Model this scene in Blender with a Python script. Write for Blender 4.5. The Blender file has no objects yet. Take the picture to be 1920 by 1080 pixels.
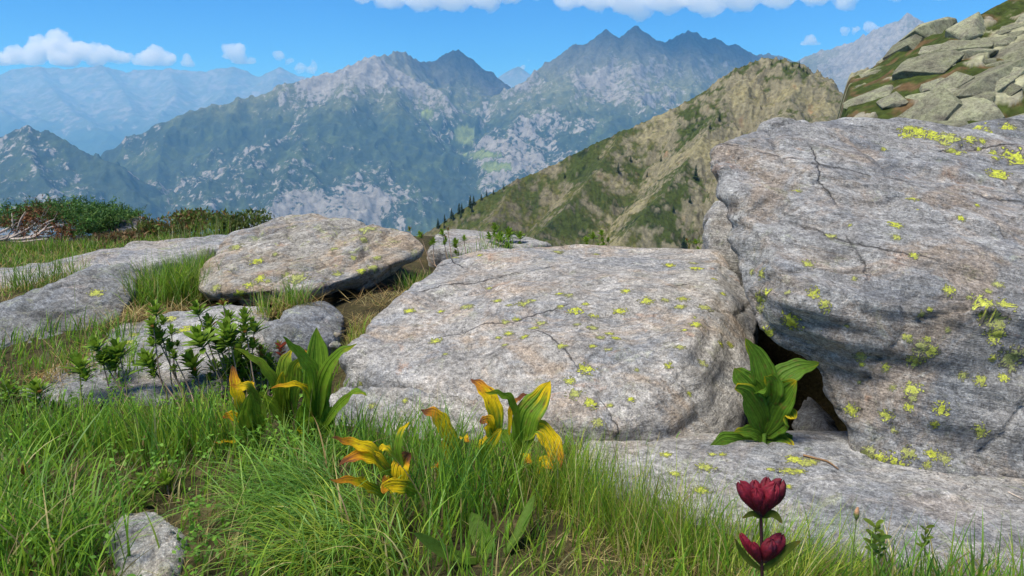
import bpy, bmesh, math, random, os
import numpy as np
from mathutils import Vector, Matrix
from mathutils.bvhtree import BVHTree

random.seed(7)
RNG = np.random.default_rng(7)
SC = bpy.context.scene
COL = SC.collection

# ------------------------------------------------------------------ camera
F = 1423.0                     # focal length in photo pixels (1920 wide)
PITCH = math.radians(11.1)
CAM = np.array([0.0, 0.0, 0.95])
cam_d = bpy.data.cameras.new('camera')
cam_d.sensor_width = 36.0
cam_d.lens = 36.0 * F / 1920.0
cam_d.clip_start = 0.02
cam_d.clip_end = 200000.0
cam_o = bpy.data.objects.new('camera', cam_d)
COL.objects.link(cam_o)
cam_o.location = CAM
cam_o.rotation_euler = (math.radians(90) - PITCH, 0, 0)
SC.camera = cam_o

# ------------------------------------------------------------------ sky + sun
SUN_EL = math.radians(62)
SUN_AZ = math.radians(-125)      # clockwise from +Y: from the left, a touch behind the camera
SUN_DIR = Vector((math.sin(SUN_AZ) * math.cos(SUN_EL), math.cos(SUN_AZ) * math.cos(SUN_EL), math.sin(SUN_EL)))
world = bpy.data.worlds.new('World')
SC.world = world
world.use_nodes = True
wn = world.node_tree
sky = wn.nodes.new('ShaderNodeTexSky')
sky.sky_type = 'NISHITA'
sky.sun_disc = False
sky.sun_elevation = SUN_EL
sky.sun_rotation = SUN_AZ
sky.altitude = 2300
sky.air_density = 1.0
sky.dust_density = 0.15
sky.ozone_density = 3.0
hs = wn.nodes.new('ShaderNodeHueSaturation')
hs.inputs['Saturation'].default_value = 1.2
wn.links.new(sky.outputs[0], hs.inputs['Color'])
tint = wn.nodes.new('ShaderNodeMix'); tint.data_type = 'RGBA'; tint.blend_type = 'MULTIPLY'
tint.inputs[0].default_value = 1.0
tint.inputs[7].default_value = (0.17, 0.54, 0.86, 1)
wn.links.new(hs.outputs[0], tint.inputs[6])
wn.links.new(tint.outputs[2], wn.nodes['Background'].inputs['Color'])
wn.nodes['Background'].inputs['Strength'].default_value = 0.115
sun_d = bpy.data.lights.new('sun', 'SUN')
sun_d.energy = 4.6
sun_d.angle = math.radians(32.0)
sun_d.color = (1.0, 0.94, 0.84)
sun_o = bpy.data.objects.new('sun', sun_d)
COL.objects.link(sun_o)
sun_o.rotation_euler = SUN_DIR.to_track_quat('Z', 'Y').to_euler()

SC.view_settings.view_transform = 'Standard'
SC.view_settings.look = 'None'
SC.view_settings.exposure = 0.74
SC.view_settings.gamma = 1.0
SC.view_settings.use_curve_mapping = False
cy = SC.cycles
cy.use_denoising = True
cy.max_bounces = 14
cy.diffuse_bounces = 3
cy.glossy_bounces = 2
cy.transmission_bounces = 3
cy.transparent_max_bounces = 6
cy.volume_bounces = 14
cy.caustics_reflective = False
cy.caustics_refractive = False
cy.sample_clamp_indirect = 6.0

# ------------------------------------------------------------------ helpers
FWD = np.array([0, math.cos(PITCH), -math.sin(PITCH)])
UP = np.array([0, math.sin(PITCH), math.cos(PITCH)])
RIGHT = np.array([1.0, 0, 0])

def ray(px, py):
    d = FWD + RIGHT * ((px - 960.0) / F) + UP * (-(py - 540.0) / F)
    return d

def at(px, py, Y):
    """world point on the sight line of photo pixel (px, py) at forward distance Y"""
    d = ray(px, py)
    return CAM + d * (Y / d[1])

def pix(P):
    """photo pixels of world points (N,3)"""
    v = np.atleast_2d(P) - CAM
    f = v @ FWD
    f = np.where(f < 1e-3, 1e-3, f)
    return 960 + F * (v @ RIGHT) / f, 540 - F * (v @ UP) / f

_G = np.array([[1,1,0],[-1,1,0],[1,-1,0],[-1,-1,0],[1,0,1],[-1,0,1],[1,0,-1],[-1,0,-1],
               [0,1,1],[0,-1,1],[0,1,-1],[0,-1,-1],[1,1,0],[-1,1,0],[0,-1,1],[0,-1,-1]], float)

_GC = np.cos(np.arange(16) * math.pi / 8 + 0.2)
_GS = np.sin(np.arange(16) * math.pi / 8 + 0.2)

def _hash(ix, iy, iz, seed):
    h = (ix.astype(np.uint32) * np.uint32(374761393) + iy.astype(np.uint32) * np.uint32(668265263)
         + iz.astype(np.uint32) * np.uint32(2147483647) + np.uint32(seed * 974711 + 12345))
    h = (h ^ (h >> np.uint32(13))) * np.uint32(1274126177)
    h = (h ^ (h >> np.uint32(16))) * np.uint32(2246822519)
    return h ^ (h >> np.uint32(15))

def noise(p, seed=0):
    """gradient noise, about -1..1, p (N,3) or (N,2)"""
    p = np.asarray(p, np.float64)
    i = np.floor(p).astype(np.int64)
    f = p - i
    u = f * f * f * (f * (f * 6 - 15) + 10)
    out = 0
    if p.shape[1] == 2:
        zz = np.zeros(len(p), np.int64)
        for dx in (0, 1):
            wx = u[:, 0] if dx else 1 - u[:, 0]
            for dy in (0, 1):
                wy = u[:, 1] if dy else 1 - u[:, 1]
                a = _hash(i[:, 0] + dx, i[:, 1] + dy, zz, seed) & np.uint32(15)
                out = out + wx * wy * (_GC[a] * (f[:, 0] - dx) + _GS[a] * (f[:, 1] - dy))
        return out * 1.35
    for dx in (0, 1):
        wx = u[:, 0] if dx else 1 - u[:, 0]
        for dy in (0, 1):
            wxy = wx * (u[:, 1] if dy else 1 - u[:, 1])
            for dz in (0, 1):
                wz = u[:, 2] if dz else 1 - u[:, 2]
                h = _hash(i[:, 0] + dx, i[:, 1] + dy, i[:, 2] + dz, seed) & np.uint32(15)
                dot = _G[h, 0] * (f[:, 0] - dx) + _G[h, 1] * (f[:, 1] - dy) + _G[h, 2] * (f[:, 2] - dz)
                out = out + wxy * wz * dot
    return out

def fbm(p, octv=4, seed=0, gain=0.5, lac=2.03):
    a, s, t = 1.0, 0, 0
    q = np.asarray(p, float)
    for o in range(octv):
        s = s + a * noise(q, seed + o)
        t += a
        a *= gain
        q = q * lac + 13.7
    return s / t

def ridged(p, octv=5, seed=0, gain=0.5, lac=2.05):
    a, s, t, w = 1.0, 0, 0, 1.0
    q = np.asarray(p, float)
    for o in range(octv):
        n = 1 - np.abs(noise(q, seed + o)) * 1.6
        n = np.clip(n, 0, 1) ** 2 * w
        w = np.clip(n * 1.6, 0.15, 1)
        s = s + a * n
        t += a
        a *= gain
        q = q * lac + 7.3
    return s / t

def worley(p, seed=0):
    """F1, F2, random value of the nearest cell, offset to nearest feature"""
    p = np.asarray(p, float)
    if p.shape[1] == 2:
        p = np.column_stack([p, np.full(len(p), 0.5)])
        zr = (0,)
    else:
        zr = (-1, 0, 1)
    i = np.floor(p).astype(np.int64)
    f = p - i
    n = len(p)
    f1 = np.full(n, 9.0); f2 = np.full(n, 9.0); cid = np.zeros(n); off = np.zeros((n, 3))
    cv = np.zeros((n, 3))
    for dx in (-1, 0, 1):
        for dy in (-1, 0, 1):
            for dz in zr:
                h = _hash(i[:, 0] + dx, i[:, 1] + dy, i[:, 2] + dz, seed)
                rx = (h & np.uint32(1023)) / 1023.0
                ry = ((h >> np.uint32(10)) & np.uint32(1023)) / 1023.0
                rz = ((h >> np.uint32(20)) & np.uint32(1023)) / 1023.0
                d = np.column_stack([dx + rx, dy + ry, (dz + rz) if len(zr) > 1 else np.full(n, 0.5)]) - f
                dd = np.sqrt((d * d).sum(1))
                m = dd < f1
                f2 = np.where(m, f1, np.minimum(f2, dd))
                f1 = np.where(m, dd, f1)
                off[m] = d[m]
                cv[m] = np.column_stack([rx, ry, rz])[m]
                cid = np.where(m, ((h >> np.uint32(7)) & np.uint32(4095)) / 4095.0, cid)
    return f1, f2, cid, off, cv

def sstep(a, b, x):
    t = np.clip((np.asarray(x, float) - a) / (b - a), 0, 1)
    return t * t * (3 - 2 * t)

def mesh_np(name, V, faces, colors=None, uv=None, smooth=True, mat=None, extra=None):
    """faces: (M,k) array (k = 3 or 4) or list of such arrays"""
    if not isinstance(faces, list):
        faces = [faces]
    faces = [f for f in faces if len(f)]
    me = bpy.data.meshes.new(name)
    V = np.asarray(V, np.float32)
    me.vertices.add(len(V))
    me.vertices.foreach_set('co', V.ravel())
    loops = np.concatenate([np.asarray(f, np.int32).ravel() for f in faces])
    tot = np.concatenate([np.full(len(f), f.shape[1], np.int32) for f in faces])
    st = np.concatenate([[0], np.cumsum(tot)[:-1]]).astype(np.int32)
    me.loops.add(len(loops))
    me.polygons.add(len(tot))
    me.loops.foreach_set('vertex_index', loops)
    me.polygons.foreach_set('loop_start', st)
    me.polygons.foreach_set('loop_total', tot)
    me.polygons.foreach_set('use_smooth', np.full(len(tot), smooth))
    me.update(calc_edges=True)
    if colors is not None:
        c = np.asarray(colors, np.float32)
        if c.shape[1] == 3:
            c = np.column_stack([c, np.ones(len(c), np.float32)])
        ca = me.color_attributes.new('Col', 'FLOAT_COLOR', 'POINT')
        ca.data.foreach_set('color', c.ravel().astype(np.float32))
    if uv is not None:
        ul = me.uv_layers.new(name='UVMap')
        ul.data.foreach_set('uv', np.asarray(uv, np.float32)[loops].ravel())
    if mat is not None:
        me.materials.append(mat)
    me.validate()
    return me

def link(name, me, parent=None, loc=None, label=None, cat=None, group=None, kind=None):
    o = bpy.data.objects.new(name, me)
    COL.objects.link(o)
    if parent is not None:
        o.parent = parent
    if loc is not None:
        o.location = loc
    if label: o['label'] = label
    if cat: o['category'] = cat
    if group: o['group'] = group
    if kind: o['kind'] = kind
    return o

def empty(name, loc, label, cat, group=None):
    o = link(name, None, None, loc, label, cat, group)
    o.empty_display_size = 0.1
    return o

def grid_faces(nu, nv, close_u=False):
    a = np.arange(nu * nv).reshape(nu, nv)
    if close_u:
        b = np.roll(a, -1, axis=0)
    else:
        b = a[1:]; a = a[:-1]
    return np.column_stack([a[:, :-1].ravel(), b[:, :-1].ravel(), b[:, 1:].ravel(), a[:, 1:].ravel()])

def catmull(P, n):
    P = np.asarray(P, float)
    if len(P) == 2:
        t = np.linspace(0, 1, n)[:, None]
        return P[0] * (1 - t) + P[1] * t
    Q = np.vstack([2 * P[0] - P[1], P, 2 * P[-1] - P[-2]])
    t = np.linspace(0, len(P) - 1 - 1e-6, n)
    k = t.astype(int); f = (t - k)[:, None]
    a, b, c, d = Q[k], Q[k + 1], Q[k + 2], Q[k + 3]
    return 0.5 * (2 * b + (c - a) * f + (2 * a - 5 * b + 4 * c - d) * f**2 + (3 * b - a - 3 * c + d) * f**3)

def tube(P, R, n=6, seg=None, cap=True):
    """tube along control points P with radii R -> (V, quads, tris)"""
    seg = seg or max(4, len(P) * 3)
    C = catmull(P, seg)
    R = np.interp(np.linspace(0, 1, seg), np.linspace(0, 1, len(R)), R)
    T = np.gradient(C, axis=0)
    T /= np.linalg.norm(T, axis=1, keepdims=True) + 1e-12
    ref = np.array([0.31, 0.87, 0.12]) if abs(T[0] @ np.array([0, 0, 1.0])) > 0.8 else np.array([0, 0, 1.0])
    A = np.cross(T, ref); A /= np.linalg.norm(A, axis=1, keepdims=True) + 1e-12
    B = np.cross(T, A)
    th = np.linspace(0, 2 * math.pi, n, endpoint=False)
    V = C[:, None] + R[:, None, None] * (A[:, None] * np.cos(th)[None, :, None] + B[:, None] * np.sin(th)[None, :, None])
    V = V.reshape(-1, 3)
    i = np.arange(seg - 1)[:, None] * n; j = np.arange(n)[None]
    j2 = (j + 1) % n
    Q = np.stack([i + j, i + j2, i + n + j2, i + n + j], -1).reshape(-1, 4)
    return V, Q

class Soup:
    """collects vertices / faces / colours of one part"""
    def __init__(s): s.V = []; s.Q = []; s.T = []; s.C = []; s.U = []; s.n = 0
    def add(s, V, Q=None, T=None, col=(1, 1, 1), uv=None):
        V = np.asarray(V, float)
        s.V.append(V)
        if Q is not None and len(Q): s.Q.append(np.asarray(Q) + s.n)
        if T is not None and len(T): s.T.append(np.asarray(T) + s.n)
        c = np.asarray(col, float)
        s.C.append(np.tile(c, (len(V), 1)) if c.ndim == 1 else c)
        s.U.append(np.zeros((len(V), 2)) if uv is None else np.asarray(uv, float))
        s.n += len(V)
    def mesh(s, name, mat, smooth=True, origin=(0, 0, 0)):
        fs = []
        if s.Q: fs.append(np.vstack(s.Q))
        if s.T: fs.append(np.vstack(s.T))
        return mesh_np(name, np.vstack(s.V) - np.asarray(origin), fs, np.vstack(s.C), np.vstack(s.U), smooth, mat)

# ------------------------------------------------------------------ node helpers
class NT:
    def __init__(s, name):
        s.m = bpy.data.materials.new(name)
        s.m.use_nodes = True
        s.t = s.m.node_tree
        s.b = s.t.nodes['Principled BSDF']
        s.out = s.t.nodes['Material Output']
    def n(s, typ, **kw):
        nd = s.t.nodes.new('ShaderNode' + typ)
        for k, v in kw.items():
            if k in nd.inputs.keys() if isinstance(k, str) else False:
                nd.inputs[k].default_value = v
            else:
                setattr(nd, k, v)
        return nd
    def l(s, a, b): s.t.links.new(a, b)
    def noise(s, vec, scale, detail=4, rough=0.55, dist=0.0, dim='3D'):
        nd = s.t.nodes.new('ShaderNodeTexNoise')
        nd.inputs['Scale'].default_value = scale
        nd.inputs['Detail'].default_value = detail
        nd.inputs['Roughness'].default_value = rough
        nd.inputs['Distortion'].default_value = dist
        if vec is not None: s.l(vec, nd.inputs['Vector'])
        return nd.outputs['Fac']
    def vor(s, vec, scale, feature='F1', rand=1.0, out='Distance'):
        nd = s.t.nodes.new('ShaderNodeTexVoronoi')
        nd.feature = feature
        nd.inputs['Scale'].default_value = scale
        nd.inputs['Randomness'].default_value = rand
        if vec is not None: s.l(vec, nd.inputs['Vector'])
        return nd.outputs[out]
    def ramp(s, fac, stops, interp='LINEAR'):
        nd = s.t.nodes.new('ShaderNodeValToRGB')
        nd.color_ramp.interpolation = interp
        el = nd.color_ramp.elements
        while len(el) < len(stops): el.new(0.5)
        for e, (p, c) in zip(el, stops):
            e.position = p
            e.color = (c, c, c, 1) if isinstance(c, (int, float)) else (*c, 1)
        s.l(fac, nd.inputs[0])
        return nd.outputs[0]
    def math(s, op, a, b=None, clamp=False):
        nd = s.t.nodes.new('ShaderNodeMath'); nd.operation = op; nd.use_clamp = clamp
        for i, v in enumerate((a, b)):
            if v is None: continue
            if isinstance(v, (int, float)): nd.inputs[i].default_value = v
            else: s.l(v, nd.inputs[i])
        return nd.outputs[0]
    def mix(s, fac, a, b, mode='MIX'):
        nd = s.t.nodes.new('ShaderNodeMix'); nd.data_type = 'RGBA'; nd.blend_type = mode
        nd.clamp_factor = True
        for key, v in ((0, fac), (6, a), (7, b)):
            if isinstance(v, (int, float)): nd.inputs[key].default_value = v if key == 0 else (v, v, v, 1)
            elif isinstance(v, tuple): nd.inputs[key].default_value = (*v, 1)
            else: s.l(v, nd.inputs[key])
        return nd.outputs[2]
    def mapping(s, vec, scale=(1, 1, 1), rot=(0, 0, 0), loc=(0, 0, 0)):
        nd = s.t.nodes.new('ShaderNodeMapping')
        nd.inputs['Scale'].default_value = scale
        nd.inputs['Rotation'].default_value = rot
        nd.inputs['Location'].default_value = loc
        s.l(vec, nd.inputs['Vector'])
        return nd.outputs[0]
    def coord(s, which='Object'):
        return s.t.nodes.new('ShaderNodeTexCoord').outputs[which]
    def attr(s, name='Col', out='Color'):
        nd = s.t.nodes.new('ShaderNodeAttribute'); nd.attribute_name = name
        return nd.outputs[out]
    def sep(s, col):
        nd = s.t.nodes.new('ShaderNodeSeparateColor'); s.l(col, nd.inputs[0]); return nd.outputs
    def bump(s, h, strength=0.5, dist=0.01, chain=None):
        nd = s.t.nodes.new('ShaderNodeBump')
        nd.inputs['Strength'].default_value = strength
        nd.inputs['Distance'].default_value = dist
        s.l(h, nd.inputs['Height'])
        if chain is not None: s.l(chain, nd.inputs['Normal'])
        return nd.outputs[0]
    def done(s, color=None, rough=0.8, normal=None, spec=0.25):
        if color is not None:
            if isinstance(color, tuple): s.b.inputs['Base Color'].default_value = (*color, 1)
            else: s.l(color, s.b.inputs['Base Color'])
        if isinstance(rough, (int, float)): s.b.inputs['Roughness'].default_value = rough
        else: s.l(rough, s.b.inputs['Roughness'])
        s.b.inputs['Specular IOR Level'].default_value = spec
        if normal is not None: s.l(normal, s.b.inputs['Normal'])
        return s.m
# ================================================================== MOUNTAINS
def polar(az0, az1, na, r0, r1, nr, power=1.0):
    az = np.radians(np.linspace(az0, az1, na))
    t = np.linspace(0, 1, nr) ** power
    r = r0 + (r1 - r0) * t
    A, R = np.meshgrid(az, r, indexing='ij')
    return np.column_stack([(R * np.sin(A)).ravel(), (R * np.cos(A)).ravel()])

def seg_height(P, ridges, k, warp=None):
    """soft maximum over ridge polylines of (crest height - slope * distance)"""
    Q = P if warp is None else P + warp
    acc = np.full(len(P), -1e9)
    crest = np.full(len(P), 1e9)
    for pts, slope, slope2, brk in ridges:
        best = np.full(len(P), -1e9)
        for a, b in zip(pts[:-1], pts[1:]):
            ab = b[:2] - a[:2]
            L2 = max(ab @ ab, 1e-6)
            t = np.clip(((Q - a[:2]) @ ab) / L2, 0, 1)
            d = np.hypot(Q[:, 0] - a[0] - t * ab[0], Q[:, 1] - a[1] - t * ab[1])
            z = a[2] + t * (b[2] - a[2])
            h = z - slope * np.minimum(d, brk) - slope2 * np.maximum(d - brk, 0)
            best = np.maximum(best, h)
            crest = np.minimum(crest, d)
        m = np.maximum(acc, best)
        acc = m + k * np.log(np.exp((acc - m) / k) + np.exp((best - m) / k))
    return acc, crest

def heightfield_normal_z(Z, P, na, nr):
    X = P[:, 0].reshape(na, nr); Y = P[:, 1].reshape(na, nr); H = Z.reshape(na, nr)
    du = np.stack([np.gradient(X, axis=0), np.gradient(Y, axis=0), np.gradient(H, axis=0)], -1)
    dv = np.stack([np.gradient(X, axis=1), np.gradient(Y, axis=1), np.gradient(H, axis=1)], -1)
    n = np.cross(du, dv)
    n /= np.linalg.norm(n, axis=2, keepdims=True) + 1e-12
    n *= np.sign(n[..., 2:3])
    return n

def blur2(H, n=1):
    for _ in range(n):
        Hp = np.pad(H, 1, mode='edge')
        H = (Hp[:-2, 1:-1] + Hp[2:, 1:-1] + Hp[1:-1, :-2] + Hp[1:-1, 2:] + 2 * H) / 6
    return H

def terrain_obj(name, P, Z, na, nr, col, mat, label):
    V = np.column_stack([P, Z])
    me = mesh_np(name, V, grid_faces(na, nr), col, None, True, mat)
    # upward normals
    o = link(name, me, label=label, kind='structure')
    return o

def R3(*pts):
    return np.array([at(*p) for p in pts])

def mat_terrain(name, scale, bump_d, rough=0.95):
    t = NT(name)
    pos = t.n('NewGeometry').outputs['Position']
    c = t.attr('Col')
    n1 = t.noise(pos, scale, 6, 0.65)
    v = t.ramp(n1, [(0.3, 0.5), (0.5, 1.0), (0.7, 1.4)])
    c = t.mix(1.0, c, v, 'MULTIPLY')
    return t.done(c, rough, t.bump(t.noise(pos, scale * 1.7, 5, 0.7), 0.8, bump_d), 0.1)

def mat_cliffs(name, scale, bump_d, rock_c, gain=1.5):
    """vegetation colour in Col, share of bare rock in its alpha"""
    t = NT(name)
    pos = t.n('NewGeometry').outputs['Position']
    c = t.attr('Col'); fr = t.attr('Col', 'Alpha')
    n1 = t.noise(pos, scale, 7, 0.72, 0.6)
    n2 = t.noise(t.mapping(pos, scale=(1.0, 1.0, 0.35)), scale * 2.6, 5, 0.7, 0.3)
    m = t.math('ADD', t.math('MULTIPLY', t.math('SUBTRACT', n1, 0.5), gain), t.math('MULTIPLY', t.math('SUBTRACT', n2, 0.5), gain * 1.1))
    m = t.ramp(t.math('ADD', m, fr), [(0.44, 0), (0.60, 1)])
    v = t.ramp(n2, [(0.3, 0.55), (0.5, 1.0), (0.7, 1.4)])
    rk = t.mix(1.0, rock_c, t.ramp(n1, [(0.3, 0.7), (0.7, 1.25)]), 'MULTIPLY')
    c = t.mix(m, c, rk)
    c = t.mix(1.0, c, v, 'MULTIPLY')
    h = t.math('ADD', t.noise(pos, scale * 1.3, 6, 0.75), t.math('MULTIPLY', m, 0.12))
    return t.done(c, 0.95, t.bump(h, 0.8, bump_d), 0.1)

M_mtn = mat_cliffs('mountain_slopes', 1 / 85.0, 16.0, (0.185, 0.178, 0.165))
M_far = mat_cliffs('far_mountain_slopes', 1 / 420.0, 60.0, (0.135, 0.13, 0.125))

def lerp_c(c0, c1, m):
    return c0 * (1 - m[:, None]) + np.asarray(c1, float)[None] * m[:, None]

# ---- middle massif, 4 to 8 km away
def build_massif():
    na, nr = 800, 290
    P = polar(-37, 37, na, 3300, 10400, nr)
    K = 1000.0
    crestL = R3((170, 300, 6.1*K), (250, 252, 6.2*K), (330, 213, 6.3*K), (450, 180, 6.5*K), (540, 156, 6.6*K), (600, 136, 6.7*K), (645, 122, 6.8*K), (702, 106, 6.9*K), (757, 96, 7.3*K),
                (780, 108, 7.5*K), (800, 115, 7.7*K), (820, 108, 7.7*K), (834, 98, 7.8*K), (849, 97, 7.75*K), (860, 91, 7.8*K), (873, 99, 7.8*K), (890, 114, 7.8*K), (920, 133, 7.8*K), (948, 157, 7.7*K))
    cirque = R3((757, 96, 7.3*K), (775, 150, 6.9*K), (830, 172, 6.7*K))
    saddle = R3((948, 157, 7.7*K), (900, 180, 7.1*K), (985, 160, 7.2*K))
    crestR = R3((940, 178, 7.0*K), (985, 148, 7.1*K), (1020, 116, 7.3*K), (1060, 92, 7.4*K), (1085, 82, 7.5*K), (1108, 74, 7.5*K), (1124, 62, 7.55*K), (1137, 55, 7.6*K), (1149, 60, 7.55*K), (1160, 69, 7.6*K), (1174, 64, 7.55*K), (1183, 54, 7.6*K), (1196, 50, 7.65*K), (1206, 60, 7.6*K),
                (1222, 68, 7.65*K), (1236, 78, 7.6*K), (1252, 77, 7.75*K), (1268, 66, 7.8*K), (1284, 61, 7.75*K), (1300, 57, 7.8*K), (1316, 66, 7.9*K), (1338, 69, 7.85*K), (1352, 74, 7.9*K), (1366, 83, 7.9*K), (1385, 86, 8.0*K), (1412, 104, 8.1*K), (1440, 98, 8.2*K), (1480, 108, 8.3*K),
                (1540, 134, 8.4*K), (1600, 180, 8.4*K))
    S1 = R3((702, 106, 6.9*K), (640, 180, 6.2*K), (565, 235, 5.75*K), (470, 283, 5.35*K), (395, 338, 5.0*K), (350, 400, 4.75*K))
    S2 = R3((600, 215, 5.9*K), (560, 285, 5.35*K), (530, 330, 5.0*K), (505, 395, 4.6*K))
    S3 = R3((702, 106, 6.9*K), (745, 200, 6.2*K), (770, 290, 5.6*K), (800, 420, 4.8*K))
    S4 = R3((645, 122, 6.8*K), (660, 220, 5.95*K), (650, 320, 5.3*K), (640, 440, 4.6*K))
    S5 = R3((330, 213, 6.3*K), (300, 280, 5.8*K), (290, 360, 5.2*K))
    S6 = R3((450, 180, 6.5*K), (420, 250, 6.05*K), (390, 300, 5.7*K))
    T1 = R3((1137, 56, 7.6*K), (1070, 130, 7.0*K), (1000, 180, 6.6*K), (960, 240, 6.1*K), (920, 330, 5.5*K), (890, 420, 5.0*K))
    T2 = R3((1191, 50, 7.6*K), (1180, 150, 6.8*K), (1130, 230, 6.2*K), (1080, 300, 5.7*K), (1000, 420, 5.0*K))
    T3 = R3((1290, 58, 7.8*K), (1300, 150, 7.0*K), (1280, 230, 6.3*K), (1250, 330, 5.6*K))
    T4 = R3((1412, 104, 8.1*K), (1430, 170, 7.4*K), (1440, 260, 6.5*K))
    F1 = R3((-60, 262, 5.2*K), (0, 248, 5.2*K), (52, 234, 5.2*K), (110, 254, 5.1*K), (160, 276, 5.05*K), (205, 300, 5.0*K), (240, 345, 4.8*K), (262, 400, 4.6*K))
    F2 = R3((52, 234, 5.2*K), (60, 300, 4.8*K), (110, 380, 4.4*K))
    G1 = R3((1500, 112, 8.7*K), (1540, 94, 8.5*K), (1590, 78, 8.3*K), (1640, 58, 8.1*K), (1672, 42, 8.0*K), (1700, 26, 8.0*K), (1722, 38, 8.0*K), (1748, 60, 8.0*K), (1800, 78, 8.0*K), (1950, 60, 8.0*K))
    G2 = R3((1640, 58, 8.1*K), (1620, 120, 7.6*K), (1600, 200, 7.0*K))
    G3 = R3((1700, 26, 8.0*K), (1690, 120, 7.4*K), (1650, 200, 6.8*K))
    r = []
    for pts in (crestL, crestR, saddle, cirque): r.append((pts, 0.95, 0.62, 350.0))
    for pts in (S1, S2, S3, S4, S5, S6, T1, T2, T3, T4, F2): r.append((pts, 0.62, 0.55, 200.0))
    r.append((F1, 0.75, 0.6, 300.0))
    for pts in (G1, G2, G3): r.append((pts, 0.85, 0.6, 400.0))
    warp = np.column_stack([fbm(P / 420.0, 4, 31), fbm(P / 420.0, 4, 57)]) * 150.0
    Zc, crest0 = seg_height(P, r, 14.0)
    amp = sstep(0, 420, crest0)
    Z, crest = seg_height(P, r, 16.0, warp * amp[:, None])
    depth = sstep(0, 500, crest0)
    rg = ridged(P / 620.0 + 0.12 * warp / 100, 6, 5, 0.52)
    rg2 = ridged(P / 190.0, 4, 15, 0.55)
    Z = Z + (rg - 0.45) * (40 + 150 * depth) + (rg2 - 0.45) * (40 + 30 * depth) + fbm(P / 45.0, 3, 25) * 14
    Z = np.maximum(Z, -760 + 60 * fbm(P / 500.0, 3, 2))
    H = Z.reshape(na, nr)
    n = heightfield_normal_z(Z, P, na, nr)
    nz = n[..., 2].ravel()
    conv = (H - blur2(H, 14)).ravel()
    conv2 = (H - blur2(H, 3)).ravel()
    n1 = fbm(P / 260.0, 5, 44); n2 = fbm(P / 90.0, 4, 45); n3 = fbm(P / 38.0, 3, 46)
    # streaks that follow the slope downhill
    Hs = blur2(H, 4)
    gx = heightfield_normal_z(Hs.ravel(), P, na, nr)[..., :2].reshape(-1, 2)
    gx = gx / (np.linalg.norm(gx, axis=1, keepdims=True) + 1e-6)
    stk = 0; stl = 0
    for q in np.linspace(-1, 1, 7):
        stk = stk + noise((P + gx * q * 70.0) / 24.0, 47) / 7
        stl = stl + noise((P + gx * q * 190.0) / 62.0, 48) / 7
    zone = fbm(P / 900.0, 3, 49)
    cx, cyp = pix(np.column_stack([P, Z]))
    frac = 0.20 + (0.74 - nz) * 0.55 + conv * 0.0035 + zone * 0.95 + n1 * 0.40 + stk * 0.45 + stl * 0.55
    spur_b = np.full(len(P), 1e9)
    for pts in (S1, S2, S4, T1):
        for a_, b_ in zip(pts[:-1], pts[1:]):
            ab = b_[:2] - a_[:2]; tt = np.clip(((P - a_[:2]) @ ab) / (ab @ ab), 0, 1)
            spur_b = np.minimum(spur_b, np.hypot(P[:, 0] - a_[0] - tt * ab[0], P[:, 1] - a_[1] - tt * ab[1]))
    frac += 0.20 * sstep(380, 60, spur_b)
    low_left = sstep(260, 200, cx) * sstep(225, 245, cyp)
    frac = np.where(low_left > 0.5, frac * 0.5 + np.where(cx < 60 + (cyp - 234) * 1.0, 0.30, -0.12), frac)
    frac = np.clip(frac, -0.3, 1.1)
    hi = sstep(60, 420, Z + 150 * n1)
    top = sstep(330, 640, Z + 90 * n2)
    forest = np.array([0.030, 0.046, 0.030]); meadow = np.array([0.11, 0.12, 0.06])
    c = np.tile(forest, (len(P), 1))
    c = lerp_c(c, (0.055, 0.078, 0.036), sstep(-0.1, 0.5, n2 + n1))
    c = lerp_c(c, meadow, hi * sstep(-0.5, 0.3, n2 + 0.1))
    # small bright clearings on the lower slopes
    for (qx, qy, rx, ry) in ((872, 252, 22, 20), (905, 290, 40, 7), (930, 312, 36, 9), (800, 215, 14, 10)):
        m = np.exp(-((cx - qx) / rx) ** 2 - ((cyp - qy) / ry) ** 2) > 0.45 + 0.5 * n2
        c[m] = c[m] * 0.25 + np.array([0.17, 0.21, 0.07]) * 0.75
        frac[m] = -0.2
    # cloud shadow on the summit blocks, painted in as darker rock colour
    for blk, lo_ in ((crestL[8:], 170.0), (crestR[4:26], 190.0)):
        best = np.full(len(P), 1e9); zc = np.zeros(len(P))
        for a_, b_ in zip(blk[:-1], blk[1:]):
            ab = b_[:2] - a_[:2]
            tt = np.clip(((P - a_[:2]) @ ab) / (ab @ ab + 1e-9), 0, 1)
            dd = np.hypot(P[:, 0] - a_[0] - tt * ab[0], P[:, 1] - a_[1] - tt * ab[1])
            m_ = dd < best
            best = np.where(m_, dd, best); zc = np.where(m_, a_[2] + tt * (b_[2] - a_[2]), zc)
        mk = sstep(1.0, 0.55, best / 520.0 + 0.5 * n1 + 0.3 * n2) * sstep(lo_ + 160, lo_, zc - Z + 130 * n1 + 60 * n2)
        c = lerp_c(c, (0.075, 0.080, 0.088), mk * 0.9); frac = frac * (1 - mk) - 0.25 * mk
    gp = sstep(1500, 1560, cx) * sstep(6800, 7300, P[:, 1])
    c = lerp_c(c, (0.20, 0.20, 0.20), gp * 0.6); frac = np.where(gp > 0.5, frac + 0.35, frac)
    frac = frac + 0.12 * top
    c = lerp_c(c, (0.13, 0.135, 0.10), top * 0.6)
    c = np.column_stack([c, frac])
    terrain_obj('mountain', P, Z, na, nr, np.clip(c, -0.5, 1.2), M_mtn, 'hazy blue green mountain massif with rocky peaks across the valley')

build_massif()

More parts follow.
